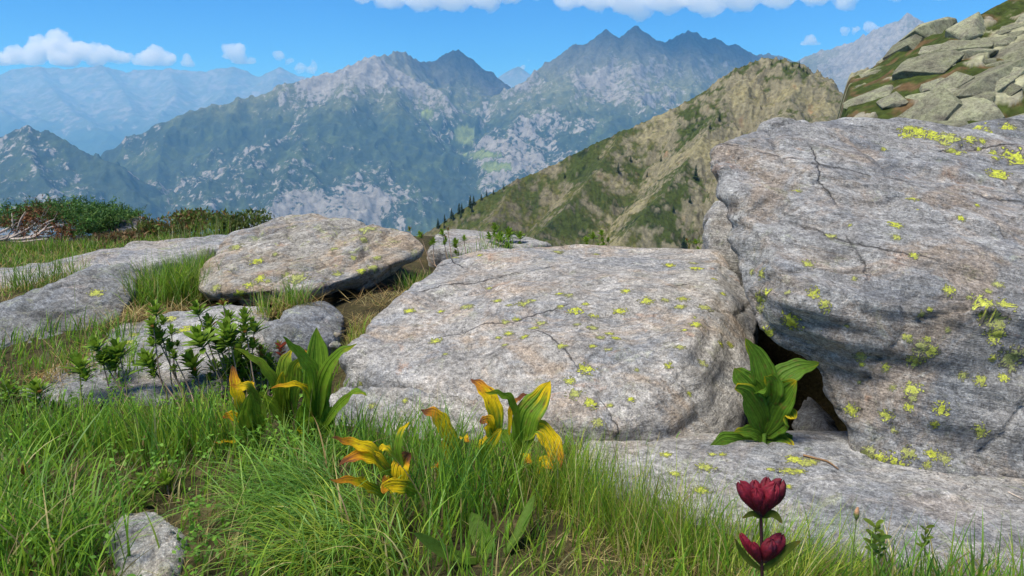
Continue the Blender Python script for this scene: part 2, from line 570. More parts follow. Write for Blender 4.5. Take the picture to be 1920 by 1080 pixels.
# ---- far range on the left and a distant tip in the saddle
def build_far():
    na, nr = 420, 150
    P = polar(-40, 6, na, 13500, 27000, nr)
    K = 1000.0
    crest = R3((-250, 120, 23*K), (-100, 118, 23*K), (0, 124, 23*K), (70, 122, 23*K), (120, 128, 22.5*K), (190, 122, 22.5*K), (240, 132, 22.5*K), (320, 130, 22*K), (370, 134, 22*K), (420, 130, 22*K), (438, 126, 22*K),
               (470, 140, 22*K), (500, 146, 22*K), (525, 128, 22*K), (560, 142, 22*K), (640, 170, 22*K), (850, 190, 23*K), (940, 142, 24*K), (972, 124, 24*K), (1000, 140, 24*K), (1100, 200, 24*K))
    r = [(crest, 0.6, 0.42, 900.0)]
    for pts in (((70, 122, 23*K), (90, 160, 20*K), (130, 205, 17.5*K), (210, 255, 15.5*K)),
                ((190, 122, 22.5*K), (230, 165, 20*K), (250, 210, 17.5*K)),
                ((320, 130, 22*K), (330, 175, 19.5*K), (300, 210, 17.5*K), (280, 250, 15.5*K)),
                ((438, 126, 22*K), (420, 170, 20*K), (380, 205, 18*K)),
                ((-100, 118, 23*K), (-60, 170, 20*K), (10, 210, 17*K)),
                ((525, 128, 22*K), (500, 180, 19*K))):
        r.append((R3(*pts), 0.5, 0.42, 500.0))
    Z0, c0 = seg_height(P, r, 60.0)
    amp = sstep(0, 1500, c0)
    warp = np.column_stack([fbm(P / 1500.0, 4, 131), fbm(P / 1500.0, 4, 157)]) * 500.0
    Z, _ = seg_height(P, r, 60.0, warp * amp[:, None])
    Z = Z + (ridged(P / 2200.0, 5, 71) - 0.45) * (110 + 330 * amp) + (ridged(P / 600.0, 4, 72) - 0.45) * (70 + 40 * amp)
    Z = np.maximum(Z, -900.0)
    n = heightfield_normal_z(Z, P, na, nr)
    nz = n[..., 2].ravel()
    n1 = fbm(P / 900.0, 4, 81); n2 = fbm(P / 300.0, 3, 82)
    rockm = sstep(-0.1, 0.3, (0.8 - nz) + n1 * 0.6 + n2 * 0.4) * sstep(-300, 700, Z + 500 * n1)
    c = np.tile(np.array([0.03, 0.05, 0.03]), (len(P), 1))
    c = lerp_c(c, (0.09, 0.10, 0.07), sstep(-200, 900, Z + 500 * n1))
    fr_ = np.clip(-0.25 + 0.75 * sstep(-350, 650, Z + 450 * n1) + 0.5 * n2 + (0.8 - nz) * 0.4, -0.3, 1.1)
    c = np.column_stack([c, fr_])
    terrain_obj('mountain_range', P, Z, na, nr, c, M_far, 'distant blue mountain range fading into haze on the left')

build_far()

# ---- brown and green spur across the middle, 300 to 550 m away
M_spur = mat_terrain('spur_slopes', 1 / 2.2, 0.9)
SPUR = {}
def build_spur():
    na, nr = 560, 300
    P = polar(-9, 27, na, 205, 600, nr)
    crest = R3((700, 500, 400), (760, 462, 410), (815, 424, 420), (860, 396, 425), (905, 368, 430), (970, 338, 440), (1050, 300, 450), (1110, 270, 455), (1170, 244, 460), (1230, 216, 465),
               (1280, 194, 470), (1335, 160, 470), (1380, 130, 470), (1412, 111, 470), (1440, 106, 470), (1470, 108, 465), (1498, 114, 460), (1520, 130, 455), (1540, 146, 450), (1556, 158, 440), (1562, 180, 430), (1600, 260, 420), (1700, 400, 420))
    sp1 = R3((1380, 130, 470), (1330, 240, 420), (1270, 330, 375), (1180, 430, 335), (1120, 500, 310))
    sp2 = R3((1498, 114, 460), (1480, 190, 420), (1440, 280, 370), (1400, 420, 320))
    sp3 = R3((1170, 244, 460), (1110, 330, 410), (1040, 410, 370), (960, 480, 330))
    sp4 = R3((970, 338, 440), (930, 400, 405), (880, 470, 370))
    sp5 = R3((1556, 158, 440), (1530, 240, 400), (1530, 330, 350))
    r = [(crest, 0.75, 1.1, 25.0)]
    for s_ in (sp1, sp2, sp3, sp4, sp5): r.append((s_, 0.7, 1.0, 20.0))
    Z0, c0 = seg_height(P, r, 1.5)
    amp = sstep(0, 35, c0)
    warp = np.column_stack([fbm(P / 38.0, 4, 231), fbm(P / 38.0, 4, 257)]) * 16.0
    Z, _ = seg_height(P, r, 1.5, warp * amp[:, None])
    px0, py0 = pix(np.column_stack([P, Z]))
    cliff = np.clip(0.35 + sstep(1180, 1420, px0) * 0.9 + 0.5 * fbm(P / 60.0, 3, 299), 0.15, 1.4)
    rg = ridged(P / 34.0 + warp / 60.0, 6, 205, 0.55); rg2 = ridged(P / 9.5, 4, 215, 0.6)
    Z = Z + ((rg - 0.5) * (2.5 + 15 * amp) + (rg2 - 0.5) * (2.2 + 5.5 * amp)) * cliff + fbm(P / 2.2, 2, 225) * 0.9
    # horizontal ledges in the cliffs
    st = Z / 7.0 + fbm(P / 25.0, 3, 240) * 1.2
    fr = st - np.floor(st)
    Z = Z + (sstep(0.15, 0.75, fr) - fr) * 4.0 * cliff * amp
    H = Z.reshape(na, nr)
    n = heightfield_normal_z(Z, P, na, nr)
    nz = n[..., 2].ravel()
    conv = (H - blur2(H, 6)).ravel()
    n1 = fbm(P / 30.0, 4, 244); n2 = fbm(P / 7.0, 4, 245); n3 = fbm(P / 2.5, 3, 246)
    px_, py_ = pix(np.column_stack([P, Z]))
    above = sstep(0, 70, c0)          # how far down from the crest
    rockm = sstep(-0.12, 0.2, (0.66 - nz) * 1.3 + n1 * 0.75 + n2 * 0.6 + conv * 0.10 + 0.20 * sstep(1100, 1350, px_) + 0.05)
    green = np.array([0.060, 0.078, 0.022])
    c = np.tile(green, (len(P), 1))
    c = lerp_c(c, (0.125, 0.115, 0.042), sstep(-0.2, 0.4, n1 + n3 * 0.6))
    c = lerp_c(c, (0.022, 0.036, 0.014), sstep(0.12, 0.35, n2 - n1 * 0.3))
    rk = np.tile(np.array([0.245, 0.21, 0.155]), (len(P), 1)) * (1 + 0.5 * n3 + 0.35 * n2)[:, None]
    left = 1 - sstep(900, 1250, px_ + 120 * n1)
    rk = lerp_c(rk, (0.15, 0.125, 0.095), left * 0.85)
    rk = lerp_c(rk, (0.33, 0.28, 0.16), sstep(0.05, 0.4, n1 + 0.5 * n3) * (1 - left) * 0.6)
    rk = lerp_c(rk, (0.36, 0.17, 0.10), (sstep(0.32, 0.5, fbm(P / 12.0, 3, 261)) * (1 - left)) * 0.5)
    c = c * (1 - rockm[:, None]) + rk * rockm[:, None]
    Z = np.maximum(Z, -190)
    terrain_obj('ridge', P, Z, na, nr, np.clip(c * np.array([0.66, 0.70, 0.62]), 0.008, 0.7), M_spur, 'steep brown and green rocky spur sloping down to the left')
    SPUR['P'] = P; SPUR['Z'] = Z; SPUR['na'] = na; SPUR['nr'] = nr
    SPUR['az'] = (-9, 27); SPUR['r'] = (205, 600)

build_spur()

# ---- rocky hillside on the right, 35 to 60 m away
M_hill = mat_terrain('hillside_slopes', 1 / 0.55, 0.16)
def build_hill():
    na, nr = 440, 300
    P = polar(21.2, 45, na, 24, 72, nr)
    crest = R3((1566, 262, 44), (1580, 205, 45), (1606, 156, 46), (1650, 130, 47), (1700, 104, 48), (1738, 86, 49), (1746, 66, 49.5), (1765, 52, 50), (1792, 40, 50.5), (1815, 8, 51), (1845, -30, 52), (1920, -70, 54), (2100, -140, 57), (2500, -260, 60))
    side = R3((1580, 205, 45), (1590, 300, 36), (1600, 420, 28))
    r = [(crest, 0.50, 0.55, 6.0), (side, 1.2, 1.6, 3.0)]
    Z0, c0 = seg_height(P, r, 0.25)
    Z0 = Z0 - 2.5
    azd = np.degrees(np.arctan2(P[:, 0], P[:, 1]))
    Z0 = Z0 - 9.0 * sstep(23.4, 21.4, azd)
    amp = sstep(0, 3.0, c0)
    Z0 = Z0 + fbm(P / 6.0, 4, 303) * 1.2 * amp
    warp = np.column_stack([fbm(P / 2.2, 4, 331), fbm(P / 2.2, 4, 357)]) * 0.9
    ca, sa = math.cos(0.55), math.sin(0.55)
    Rm = np.array([[ca, -sa], [sa, ca]])
    Q = (P + warp) @ Rm
    rock_h = np.full(len(P), -9.0); tone = np.zeros(len(P)); edge = np.ones(len(P))
    for (sx, sy, hh, sd) in ((3.4, 2.2, 0.55, 5), (1.6, 1.1, 0.32, 9)):
        f1, f2, cid, off, cv = worley(Q / np.array([sx, sy]), sd)
        t = (cv[:, 0] - 0.35) * off[:, 0] * 1.3 + (cv[:, 1] - 0.2) * off[:, 1] * 1.2
        h = hh * ((cid - 0.42) * 1.5 + t) - hh * 0.9 * (1 - sstep(0, 0.16, f2 - f1))
        m = h > rock_h
        rock_h = np.where(m, h, rock_h); tone = np.where(m, cid, tone); edge = np.where(m, sstep(0, 0.14, f2 - f1), edge)
    rock_h = rock_h + 0.30 * fbm(P / 1.1, 5, 361) + 0.05 * ridged(P / 0.35, 3, 362)
    n1 = fbm(P / 5.0, 3, 371); n2 = fbm(P / 1.6, 4, 372); n3 = fbm(P / 0.4, 3, 373)
    turf_h = 0.34 + 0.42 * n1 + 0.12 * n2 + 0.03 * n3
    rockm = sstep(-0.05, 0.10, rock_h - turf_h)
    Z = Z0 + np.maximum(rock_h, turf_h)
    rk = np.tile(np.array([0.265, 0.265, 0.17]), (len(P), 1)) * (0.8 + 0.45 * tone + 0.35 * n3)[:, None]
    rk = lerp_c(rk, (0.25, 0.23, 0.185), sstep(0.0, 0.35, n2 + n1 * 0.5) * 0.8)
    rk = lerp_c(rk, (0.10, 0.095, 0.08), (1 - edge) * 0.8)
    pc, pr = pix(np.column_stack([P, Z]))
    rk = lerp_c(rk, (0.23, 0.185, 0.14), sstep(60, 20, pr) * sstep(1800, 1840, pc) * 0.7)
    tf = np.tile(np.array([0.050, 0.070, 0.016]), (len(P), 1)) * (1 + 0.6 * n3)[:, None]
    tf = lerp_c(tf, (0.13, 0.085, 0.042), sstep(0.0, 0.3, n2 - n1 * 0.4))
    c = tf * (1 - rockm[:, None]) + rk * rockm[:, None]
    hill = terrain_obj('hillside', P, Z, na, nr, np.clip(c * 0.78, 0.01, 0.6), M_hill, 'rocky hillside of pale lichened slabs and turf rising to the right')
    t = NT('hillside_rock')
    oc = t.coord('Object'); oi = t.n('ObjectInfo')
    vec = t.t.nodes.new('ShaderNodeVectorMath'); vec.operation = 'MULTIPLY_ADD'
    t.l(oi.outputs['Random'], vec.inputs[0]); vec.inputs[1].default_value = (17, 31, 23); t.l(oc, vec.inputs[2])
    ov = vec.outputs[0]
    a_ = t.noise(ov, 1.6, 6, 0.7, 0.4); b_ = t.noise(ov, 7, 6, 0.75); g_ = t.noise(ov, 22, 4, 0.75)
    cc = t.ramp(a_, [(0.32, (0.17, 0.16, 0.125)), (0.48, (0.265, 0.265, 0.185)), (0.62, (0.31, 0.325, 0.20)), (0.75, (0.36, 0.345, 0.28))])
    cc = t.mix(1.0, cc, t.ramp(b_, [(0.3, 0.45), (0.5, 1.0), (0.7, 1.4)]), 'MULTIPLY')
    cc = t.mix(1.0, cc, t.ramp(g_, [(0.3, 0.7), (0.7, 1.3)]), 'MULTIPLY')
    cc = t.mix(1.0, cc, t.ramp(oi.outputs['Random'], [(0.0, 0.52), (1.0, 0.92)]), 'MULTIPLY')
    mr = t.done(cc, 0.95, t.bump(t.math('ADD', b_, t.math('MULTIPLY', g_, 0.4)), 0.9, 0.12), 0.1)
    rg = np.random.default_rng(12)
    meshes = []
    for k in range(7):
        pts = rg.uniform(-1, 1, (16, 3)); pts /= (np.abs(pts) ** 4).sum(1, keepdims=True) ** 0.25
        bm = bmesh.new()
        for p in pts: bm.verts.new(p * np.array([1.0, 0.8, 0.42]))
        bmesh.ops.convex_hull(bm, input=bm.verts)
        bmesh.ops.delete(bm, geom=[v for v in bm.verts if not v.link_faces], context='VERTS')
        bmesh.ops.bevel(bm, geom=bm.edges[:], offset=0.05, segments=1, affect='EDGES', clamp_overlap=True)
        bmesh.ops.triangulate(bm, faces=bm.faces[:])
        me = bpy.data.meshes.new('rock'); bm.to_mesh(me); bm.free()
        me.materials.append(mr); meshes.append(me)
    Vv = np.column_stack([P, Z]); qx, qy = pix(Vv)
    nrm = heightfield_normal_z(blur2(Z.reshape(na, nr), 8).ravel(), P, na, nr).reshape(-1, 3)
    front = np.ones(len(P), bool)
    # keep only points that face the meadow and are not behind the crest
    hm = np.degrees(np.arctan2(Z - CAM[2], np.hypot(P[:, 0], P[:, 1]))).reshape(na, nr)
    vis = hm >= np.maximum.accumulate(hm, axis=1) - 0.06
    cand = np.where(vis.ravel() & (qx > 1612) & (qx < 2150) & (qy < 290) & (qy > -120))[0]
    chosen = []
    for j in rg.permutation(cand):
        s_ = rg.uniform(0.3, 1.0) ** 1.6 * 2.5
        if n1[j] + 0.6 * n2[j] > -0.13: continue
        if all((qx[j] - qx[i]) ** 2 + ((qy[j] - qy[i]) * 1.7) ** 2 > ((s_ + s2) * 13) ** 2 for i, s2 in chosen):
            chosen.append((j, s_))
        if len(chosen) >= 130: break
    for n_, (j, s_) in enumerate(chosen):
        o = link('rock', meshes[n_ % 7], hill, Vv[j] - np.array([0, 0, 0.18 * s_]))
        z = (Vector(nrm[j]) + Vector((-0.15, -0.25, 0.25)) + Vector(rg.normal(0, 0.16, 3))).normalized()
        o.rotation_mode = 'QUATERNION'
        o.rotation_quaternion = z.to_track_quat('Z', 'Y') @ Matrix.Rotation(rg.normal(0.5, 0.5), 3, 'Z').to_quaternion()
        o.scale = (s_ * rg.uniform(0.9, 1.5), s_ * rg.uniform(0.8, 1.1), s_ * rg.uniform(0.8, 1.3))
build_hill()

# ---- valley floor sheet to the horizon
def build_valley():
    na, nr = 160, 60
    az = np.radians(np.linspace(-180, 180, na))
    r = np.geomspace(9.5, 29000, nr)
    A, R = np.meshgrid(az, r, indexing='ij')
    X = (R * np.sin(A)).ravel(); Y = (R * np.cos(A)).ravel()
    rr = R.ravel()
    Z = np.where(rr < 1400, -0.6 * (rr - 9.5) - 2.5, -840.0)
    Z = np.maximum(Z, -840) + 10 * fbm(np.column_stack([X, Y]) / 300.0, 3, 5) * sstep(100, 1500, rr)
    P = np.column_stack([X, Y])
    c = np.tile(np.array([0.05, 0.07, 0.03]), (len(P), 1))
    terrain_obj('valley', P, Z, na, nr, np.column_stack([c, np.full(len(P), -0.2)]), M_mtn, 'green valley floor far below the meadow')
build_valley()

# ---- haze
def build_haze():
    x0, x1, y0, y1, z0, z1 = -29500.0, 29500.0, -29500.0, 29500.0, -1010.0, 1700.0
    V = [(x, y, z) for x in (x0, x1) for y in (y0, y1) for z in (z0, z1)]
    Q = np.array([(0, 1, 3, 2), (4, 6, 7, 5), (0, 4, 5, 1), (2, 3, 7, 6), (0, 2, 6, 4), (1, 5, 7, 3)])
    m = bpy.data.materials.new('haze_air'); m.use_nodes = True
    nt = m.node_tree
    nt.nodes.remove(nt.nodes['Principled BSDF'])
    pv = nt.nodes.new('ShaderNodeVolumePrincipled')
    pv.inputs['Color'].default_value = (0.17, 0.44, 0.80, 1)
    pv.inputs['Absorption Color'].default_value = (0.5, 0.62, 0.8, 1)
    pv.inputs['Density'].default_value = 7.6e-5
    pv.inputs['Anisotropy'].default_value = 0.0
    nt.links.new(pv.outputs[0], nt.nodes['Material Output'].inputs['Volume'])
    me = mesh_np('haze', V, Q, smooth=False, mat=m)
    link('haze', me, kind='stuff', label='pale blue haze filling the valley air')
build_haze()

# ---- cumulus clouds, above and beyond the haze
def mat_cloud(name, dens):
    m = bpy.data.materials.new(name); m.use_nodes = True
    nt = m.node_tree
    nt.nodes.remove(nt.nodes['Principled BSDF'])
    pv = nt.nodes.new('ShaderNodeVolumePrincipled')
    pv.inputs['Color'].default_value = (1, 1, 1, 1)
    pv.inputs['Density'].default_value = dens
    pv.inputs['Anisotropy'].default_value = 0.2
    nt.links.new(pv.outputs[0], nt.nodes['Material Output'].inputs['Volume'])
    return m
def cloud(label, blobs, Y, seed, dens_px, flat=None):
    """blobs: (px, py, radius in photo pixels, depth offset in radii)"""
    k = Y / F
    rg = np.random.default_rng(seed)
    S = Soup()
    bm = bmesh.new(); bmesh.ops.create_icosphere(bm, subdivisions=2, radius=1.0)
    bm.verts.ensure_lookup_table()
    SV = np.array([v.co[:] for v in bm.verts]); ST = np.array([[v.index for v in f.verts] for f in bm.faces]); bm.free()
    rmax = max(b[2] for b in blobs) * k
    for (px, py, r, d) in blobs:
        c = at(px, py, Y + d * r * k)
        for j in range(4):
            q = rg.normal(0, 0.42, 3) * r * k if j else np.zeros(3)
            S.add(SV * r * k * (1.0 if j == 0 else rg.uniform(0.4, 0.65)) * np.array([1.15, 1.0, 0.85]) + c + q, T=ST)
    tmp = S.mesh('tmp', None, False)
    to = bpy.data.objects.new('tmp', tmp); COL.objects.link(to)
    md = to.modifiers.new('r', 'REMESH'); md.mode = 'VOXEL'; md.voxel_size = 2.7 * k
    ev = to.evaluated_get(bpy.context.evaluated_depsgraph_get())
    me = ev.to_mesh(); n = len(me.vertices)
    V = np.empty(n * 3); me.vertices.foreach_get('co', V); V = V.reshape(-1, 3).copy()
    N = np.empty(n * 3); me.vertices.foreach_get('normal', N); N = N.reshape(-1, 3).copy()
    lp = np.empty(len(me.loops), np.int32); me.loops.foreach_get('vertex_index', lp); Q = lp.reshape(-1, 4)
    ev.to_mesh_clear(); bpy.data.objects.remove(to); bpy.data.meshes.remove(tmp)
    W = V / k
    bil = sum(np.abs(noise(W / s_, seed + i)) * a_ for i, (s_, a_) in enumerate(((26.0, 10.0), (12.0, 6.5), (5.5, 4.2))))
    V = V + N * ((bil - 5.0) * k)[:, None]
    if flat is not None:
        zf = at(960, flat, Y)[2]
        V[:, 2] = np.where(V[:, 2] < zf, zf + (V[:, 2] - zf) * 0.22, V[:, 2])
    org = V.mean(0)
    me = mesh_np('cloud', V - org, Q, None, None, True, mat_cloud('cloud_vapour', dens_px / k))
    link('cloud', me, None, org, label, 'cloud')

cloud('broad white cloud cut by the top edge above the left peaks', [(680, -12, 22, 0), (730, -6, 28, .5), (790, -10, 34, -.5), (850, -12, 38, 0), (905, -14, 36, .4), (960, -22, 30, 0), (1000, -26, 20, 0)], 14500.0, 1, 0.035)
cloud('long grey white cloud bank along the top above the rocky peaks', [(1065, -4, 26, 0), (1120, -12, 36, .5), (1180, -2, 36, -.3), (1200, 24, 20, 0), (1250, -12, 40, .4), (1320, -14, 42, -.4), (1390, -12, 38, .3), (1460, -14, 34, 0), (1530, -18, 32, .3), (1600, -24, 30, 0), (1680, -28, 30, 0), (1760, -32, 32, 0), (1830, -40, 30, 0)], 14500.0, 2, 0.035)
cloud('bright cumulus bank above the far range on the left', [(-30, 100, 20, 0), (30, 104, 20, 0), (70, 94, 22, .3), (108, 82, 24, 0), (150, 96, 22, -.3), (195, 100, 20, 0), (228, 108, 16, 0), (120, 108, 26, 0), (60, 112, 18, 0), (0, 114, 18, 0), (180, 114, 18, 0)], 36000.0, 3, 0.06, 122)
cloud('rounded cumulus right of the bright bank on the left', [(265, 112, 14, 0), (290, 104, 20, 0), (315, 110, 15, 0), (280, 120, 14, 0), (310, 121, 12, 0)], 36000.0, 4, 0.055, 122)
cloud('tiny pointed cumulus over the far range', [(350, 118, 11, 0), (352, 108, 7, 0), (358, 124, 8, 0)], 36000.0, 5, 0.055, 124)
cloud('small puffy cloud alone above the far range', [(436, 98, 17, 0), (450, 92, 12, 0), (448, 112, 14, 0), (470, 118, 10, 0), (428, 104, 9, 0)], 36000.0, 6, 0.055, 118)
cloud('small cloud trailing down to the right left of the massif', [(522, 104, 11, 0), (542, 114, 8, 0), (562, 126, 9, 0), (584, 130, 10, 0), (588, 120, 7, 0)], 36000.0, 7, 0.055)
cloud('small round cloud left of the sharp peak on the right', [(1508, 82, 8, 0), (1520, 76, 11, 0), (1530, 83, 7, 0)], 36000.0, 8, 0.055, 84)
cloud('thin flat cloud beside the sharp peak on the right', [(1585, 58, 7, 0), (1605, 55, 8, 0), (1630, 50, 9, 0), (1645, 54, 7, 0)], 36000.0, 9, 0.06)
cloud('tiny distant cloud in the saddle between the peaks', [(968, 128, 5, 0), (978, 126, 5, 0), (992, 114, 4, 0)], 36000.0, 10, 0.10)
# clouds right over the summits, above the picture: their shadows darken the peaks
cloud('cumulus drifting over the left peak above the picture', [(640, -230, 95, 0), (730, -230, 110, .3), (810, -220, 95, 0)], 7450.0, 11, 0.05)
cloud('cumulus drifting over the right peaks above the picture', [(990, -260, 110, 0), (1080, -255, 110, 0.2), (1180, -265, 115, 0), (1280, -260, 100, 0.3)], 7400.0, 12, 0.05)
# ================================================================== NEAR GROUND
def g_base(x, y):
    x = np.asarray(x, float); y = np.asarray(y, float)
    z = 0.085 * np.clip(y - 2.45, 0, 2.75) - 0.10 * np.clip(y - 5.4, 0, 1.4)
    z = z - 0.30 * sstep(-0.7, 0.0, x) * sstep(4.4, 5.2, y)
    z = z + 0.13 * np.exp(-((x + 0.62) / 0.36) ** 2 - ((y - 3.5) / 0.45) ** 2)
    z = z - 1.7 * np.exp(-((x - 1.40) / 0.70) ** 8 - ((y - 3.25) / 1.05) ** 8)
    z = z - 0.55 * np.clip(y - 6.6, 0, None) ** 1.0 * sstep(6.6, 7.6, y)
    z = z + 0.10 * sstep(-0.9, -1.9, x) * sstep(2.4, 3.0, y) * (1 - sstep(3.6, 4.6, y))
    return z

def ground_z(x, y):
    x = np.atleast_1d(np.asarray(x, float)); y = np.atleast_1d(np.asarray(y, float))
    P = np.column_stack([x, y])
    return g_base(x, y) + 0.035 * fbm(P / 0.6, 3, 401) + 0.012 * fbm(P / 0.13, 2, 402)

def build_ground():
    t = NT('meadow_soil')
    pos = t.n('NewGeometry').outputs['Position']
    a = t.noise(pos, 7, 5, 0.65); b = t.noise(pos, 60, 4, 0.7)
    c = t.ramp(a, [(0.3, (0.035, 0.028, 0.018)), (0.5, (0.055, 0.05, 0.022)), (0.7, (0.11, 0.085, 0.045))])
    c = t.mix(1.0, c, t.ramp(b, [(0.3, 0.5), (0.7, 1.5)]), 'MULTIPLY')
    m = t.done(c, 0.95, t.bump(b, 0.9, 0.02), 0.1)
    nx, ny = 170, 200
    x = np.sinh(np.linspace(-1, 1, nx) * 1.6) / np.sinh(1.6) * 11.0
    y = -2.5 + (np.linspace(0, 1, ny) ** 1.25) * 14.5
    X, Y = np.meshgrid(x, y, indexing='ij')
    X = X.ravel(); Y = Y.ravel()
    Z = ground_z(X, Y)
    side = np.maximum(np.abs(X) - 6.5, 0)
    Z = Z - 0.45 * side
    me = mesh_np('ground', np.column_stack([X, Y, Z]), grid_faces(nx, ny), None, None, True, m)
    link('ground', me, kind='structure', label='grassy alpine meadow ground with dark soil')
build_ground()

# ================================================================== ROCKS
def mat_rock(name, grey=(0.27, 0.25, 0.218), dark=(0.125, 0.12, 0.112), pale=(0.43, 0.405, 0.365), warm=(0.35, 0.26, 0.175),
             warm_amt=0.35, dark_amt=0.5, green_amt=0.12, fol=(0.3, 0.15, 1.0), fol_scale=18.0, seed=0.0, bump=0.9, spec_amt=0.6, foldepth=1.0, joints=()):
    t = NT(name)
    o = t.coord('Object')
    o = t.mapping(o, loc=(seed * 3.1, seed * 1.7, seed * 2.3))
    fv = Vector(fol).normalized()
    # foliation space: compressed along the layering normal
    rot = fv.rotation_difference(Vector((0, 0, 1))).to_euler()
    of = t.mapping(t.mapping(o, rot=rot), scale=(1, 1, 6.5))
    big = t.noise(o, 1.4, 5, 0.6, 0.5)
    mid = t.noise(o, 6.0, 7, 0.72, 0.4)
    fine = t.noise(o, 48, 5, 0.8)
    spk = t.noise(o, 170, 3, 0.85)
    st = t.noise(of, fol_scale * 0.28, 7, 0.74, 0.8)
    st2 = t.noise(of, fol_scale * 1.5, 4, 0.78, 0.4)
    c = t.mix(t.ramp(big, [(0.36, 0), (0.62, 1)]), grey, tuple(np.array(grey) * 0.62 + np.array(pale) * 0.36))
    c = t.mix(t.math('MULTIPLY', t.ramp(mid, [(0.48, 0), (0.60, 1)]), dark_amt), c, dark)
    bl_ = t.noise(t.mapping(o, loc=(3.3, 4.1, 1.4)), 2.3, 6, 0.72, 0.9)
    c = t.mix(t.math('MULTIPLY', t.ramp(bl_, [(0.48, 0), (0.58, 1)]), 0.7), c, (0.19, 0.198, 0.205))
    wn_ = t.noise(t.mapping(o, loc=(5.2, 1.1, 8.4)), 2.2, 7, 0.74, 0.9)
    c = t.mix(t.math('MULTIPLY', t.ramp(wn_, [(0.49, 0), (0.60, 1)]), warm_amt), c, warm)
    rn = t.noise(t.mapping(o, loc=(8.2, 2.1, 0.4)), 4.6, 6, 0.75, 0.6)
    c = t.mix(t.math('MULTIPLY', t.ramp(rn, [(0.61, 0), (0.68, 1)]), warm_amt * 0.8), c, (0.36, 0.19, 0.10))
    pn = t.noise(t.mapping(o, loc=(1.2, 7.1, 3.4)), 5.0, 8, 0.8, 0.6)
    c = t.mix(t.math('MULTIPLY', t.ramp(pn, [(0.52, 0), (0.58, 1)]), 0.55), c, pale)
    gn = t.noise(t.mapping(o, loc=(9.2, 3.1, 6.4)), 9.0, 7, 0.8, 0.8)
    c = t.mix(t.math('MULTIPLY', t.ramp(gn, [(0.57, 0), (0.62, 1)]), green_amt), c, (0.34, 0.39, 0.09))
    c = t.mix(1.0, c, t.ramp(st, [(0.25, 0.5), (0.42, 0.9), (0.6, 1.1), (0.8, 1.4)]), 'MULTIPLY')
    c = t.mix(1.0, c, t.ramp(st2, [(0.3, 0.66), (0.52, 1.0), (0.72, 1.34)]), 'MULTIPLY')
    c = t.mix(1.0, c, t.ramp(fine, [(0.3, 0.38), (0.5, 1.0), (0.72, 1.65)]), 'MULTIPLY')
    c = t.mix(spec_amt, c, t.mix(1.0, c, t.ramp(spk, [(0.3, 0.25), (0.5, 1.0), (0.7, 1.9)]), 'MULTIPLY'))
    jh = None
    for ji, (jn_, jd, jw) in enumerate(joints):       # long straight cracks
        vm = t.t.nodes.new('ShaderNodeVectorMath'); vm.operation = 'DOT_PRODUCT'
        t.l(t.coord('Object'), vm.inputs[0]); vm.inputs[1].default_value = Vector(jn_).normalized()
        wob = t.math('MULTIPLY', t.math('SUBTRACT', t.noise(t.coord('Object'), 5.0, 5, 0.65), 0.5), 0.09)
        dl = t.math('ABSOLUTE', t.math('SUBTRACT', t.math('ADD', vm.outputs['Value'], wob), jd))
        seg = t.ramp(t.noise(t.mapping(t.coord('Object'), loc=(ji * 3.7 + 1.1, ji * 1.3, 0.4)), 2.4, 2, 0.5), [(0.46, 0), (0.54, 1)])
        jm = t.math('MULTIPLY', t.ramp(dl, [(0.0, 1), (jw, 0)]), seg)
        c = t.mix(t.math('MULTIPLY', jm, 0.85), c, (0.045, 0.042, 0.038))
        jh = jm if jh is None else t.math('MAXIMUM', jh, jm)
    # black crust lichen specks
    vb = t.vor(o, 75, 'F1', 1.0)
    bn = t.noise(t.mapping(o, loc=(2.2, 9.3, 4.4)), 3.6, 4, 0.7)
    bm_ = t.math('MULTIPLY', t.ramp(vb, [(0.16, 1), (0.3, 0)]), t.ramp(bn, [(0.55, 0), (0.64, 1)]))
    c = t.mix(t.math('MULTIPLY', bm_, 0.8), c, (0.03, 0.03, 0.03))
    c = t.mix(1.0, c, (1.19, 1.23, 1.29), 'MULTIPLY')
    h = t.math('ADD', t.math('MULTIPLY', st, 1.0 * foldepth), t.math('MULTIPLY', st2, 0.45 * foldepth))
    h = t.math('ADD', h, t.math('MULTIPLY', fine, 0.35))
    h = t.math('ADD', h, t.math('MULTIPLY', mid, 0.8))
    if jh is not None: h = t.math('SUBTRACT', h, t.math('MULTIPLY', jh, 0.5))
    nrm = t.bump(h, min(1.0, bump * 1.2), 0.034)
    nrm = t.bump(spk, 0.5, 0.005, nrm)
    return t.done(c, 0.9, nrm, 0.18)

def hull_arrays(pts):
    bm = bmesh.new()
    for p in pts: bm.verts.new(p)
    bmesh.ops.convex_hull(bm, input=bm.verts)
    bm.verts.ensure_lookup_table()
    used = {v for f in bm.faces for v in f.verts}
    vs = [v for v in bm.verts if v in used]
    ix = {v: i for i, v in enumerate(vs)}
    V = np.array([v.co[:] for v in vs])
    T = np.array([[ix[v] for v in f.verts] for f in bm.faces if len(f.verts) == 3])
    bm.free()
    return V, T

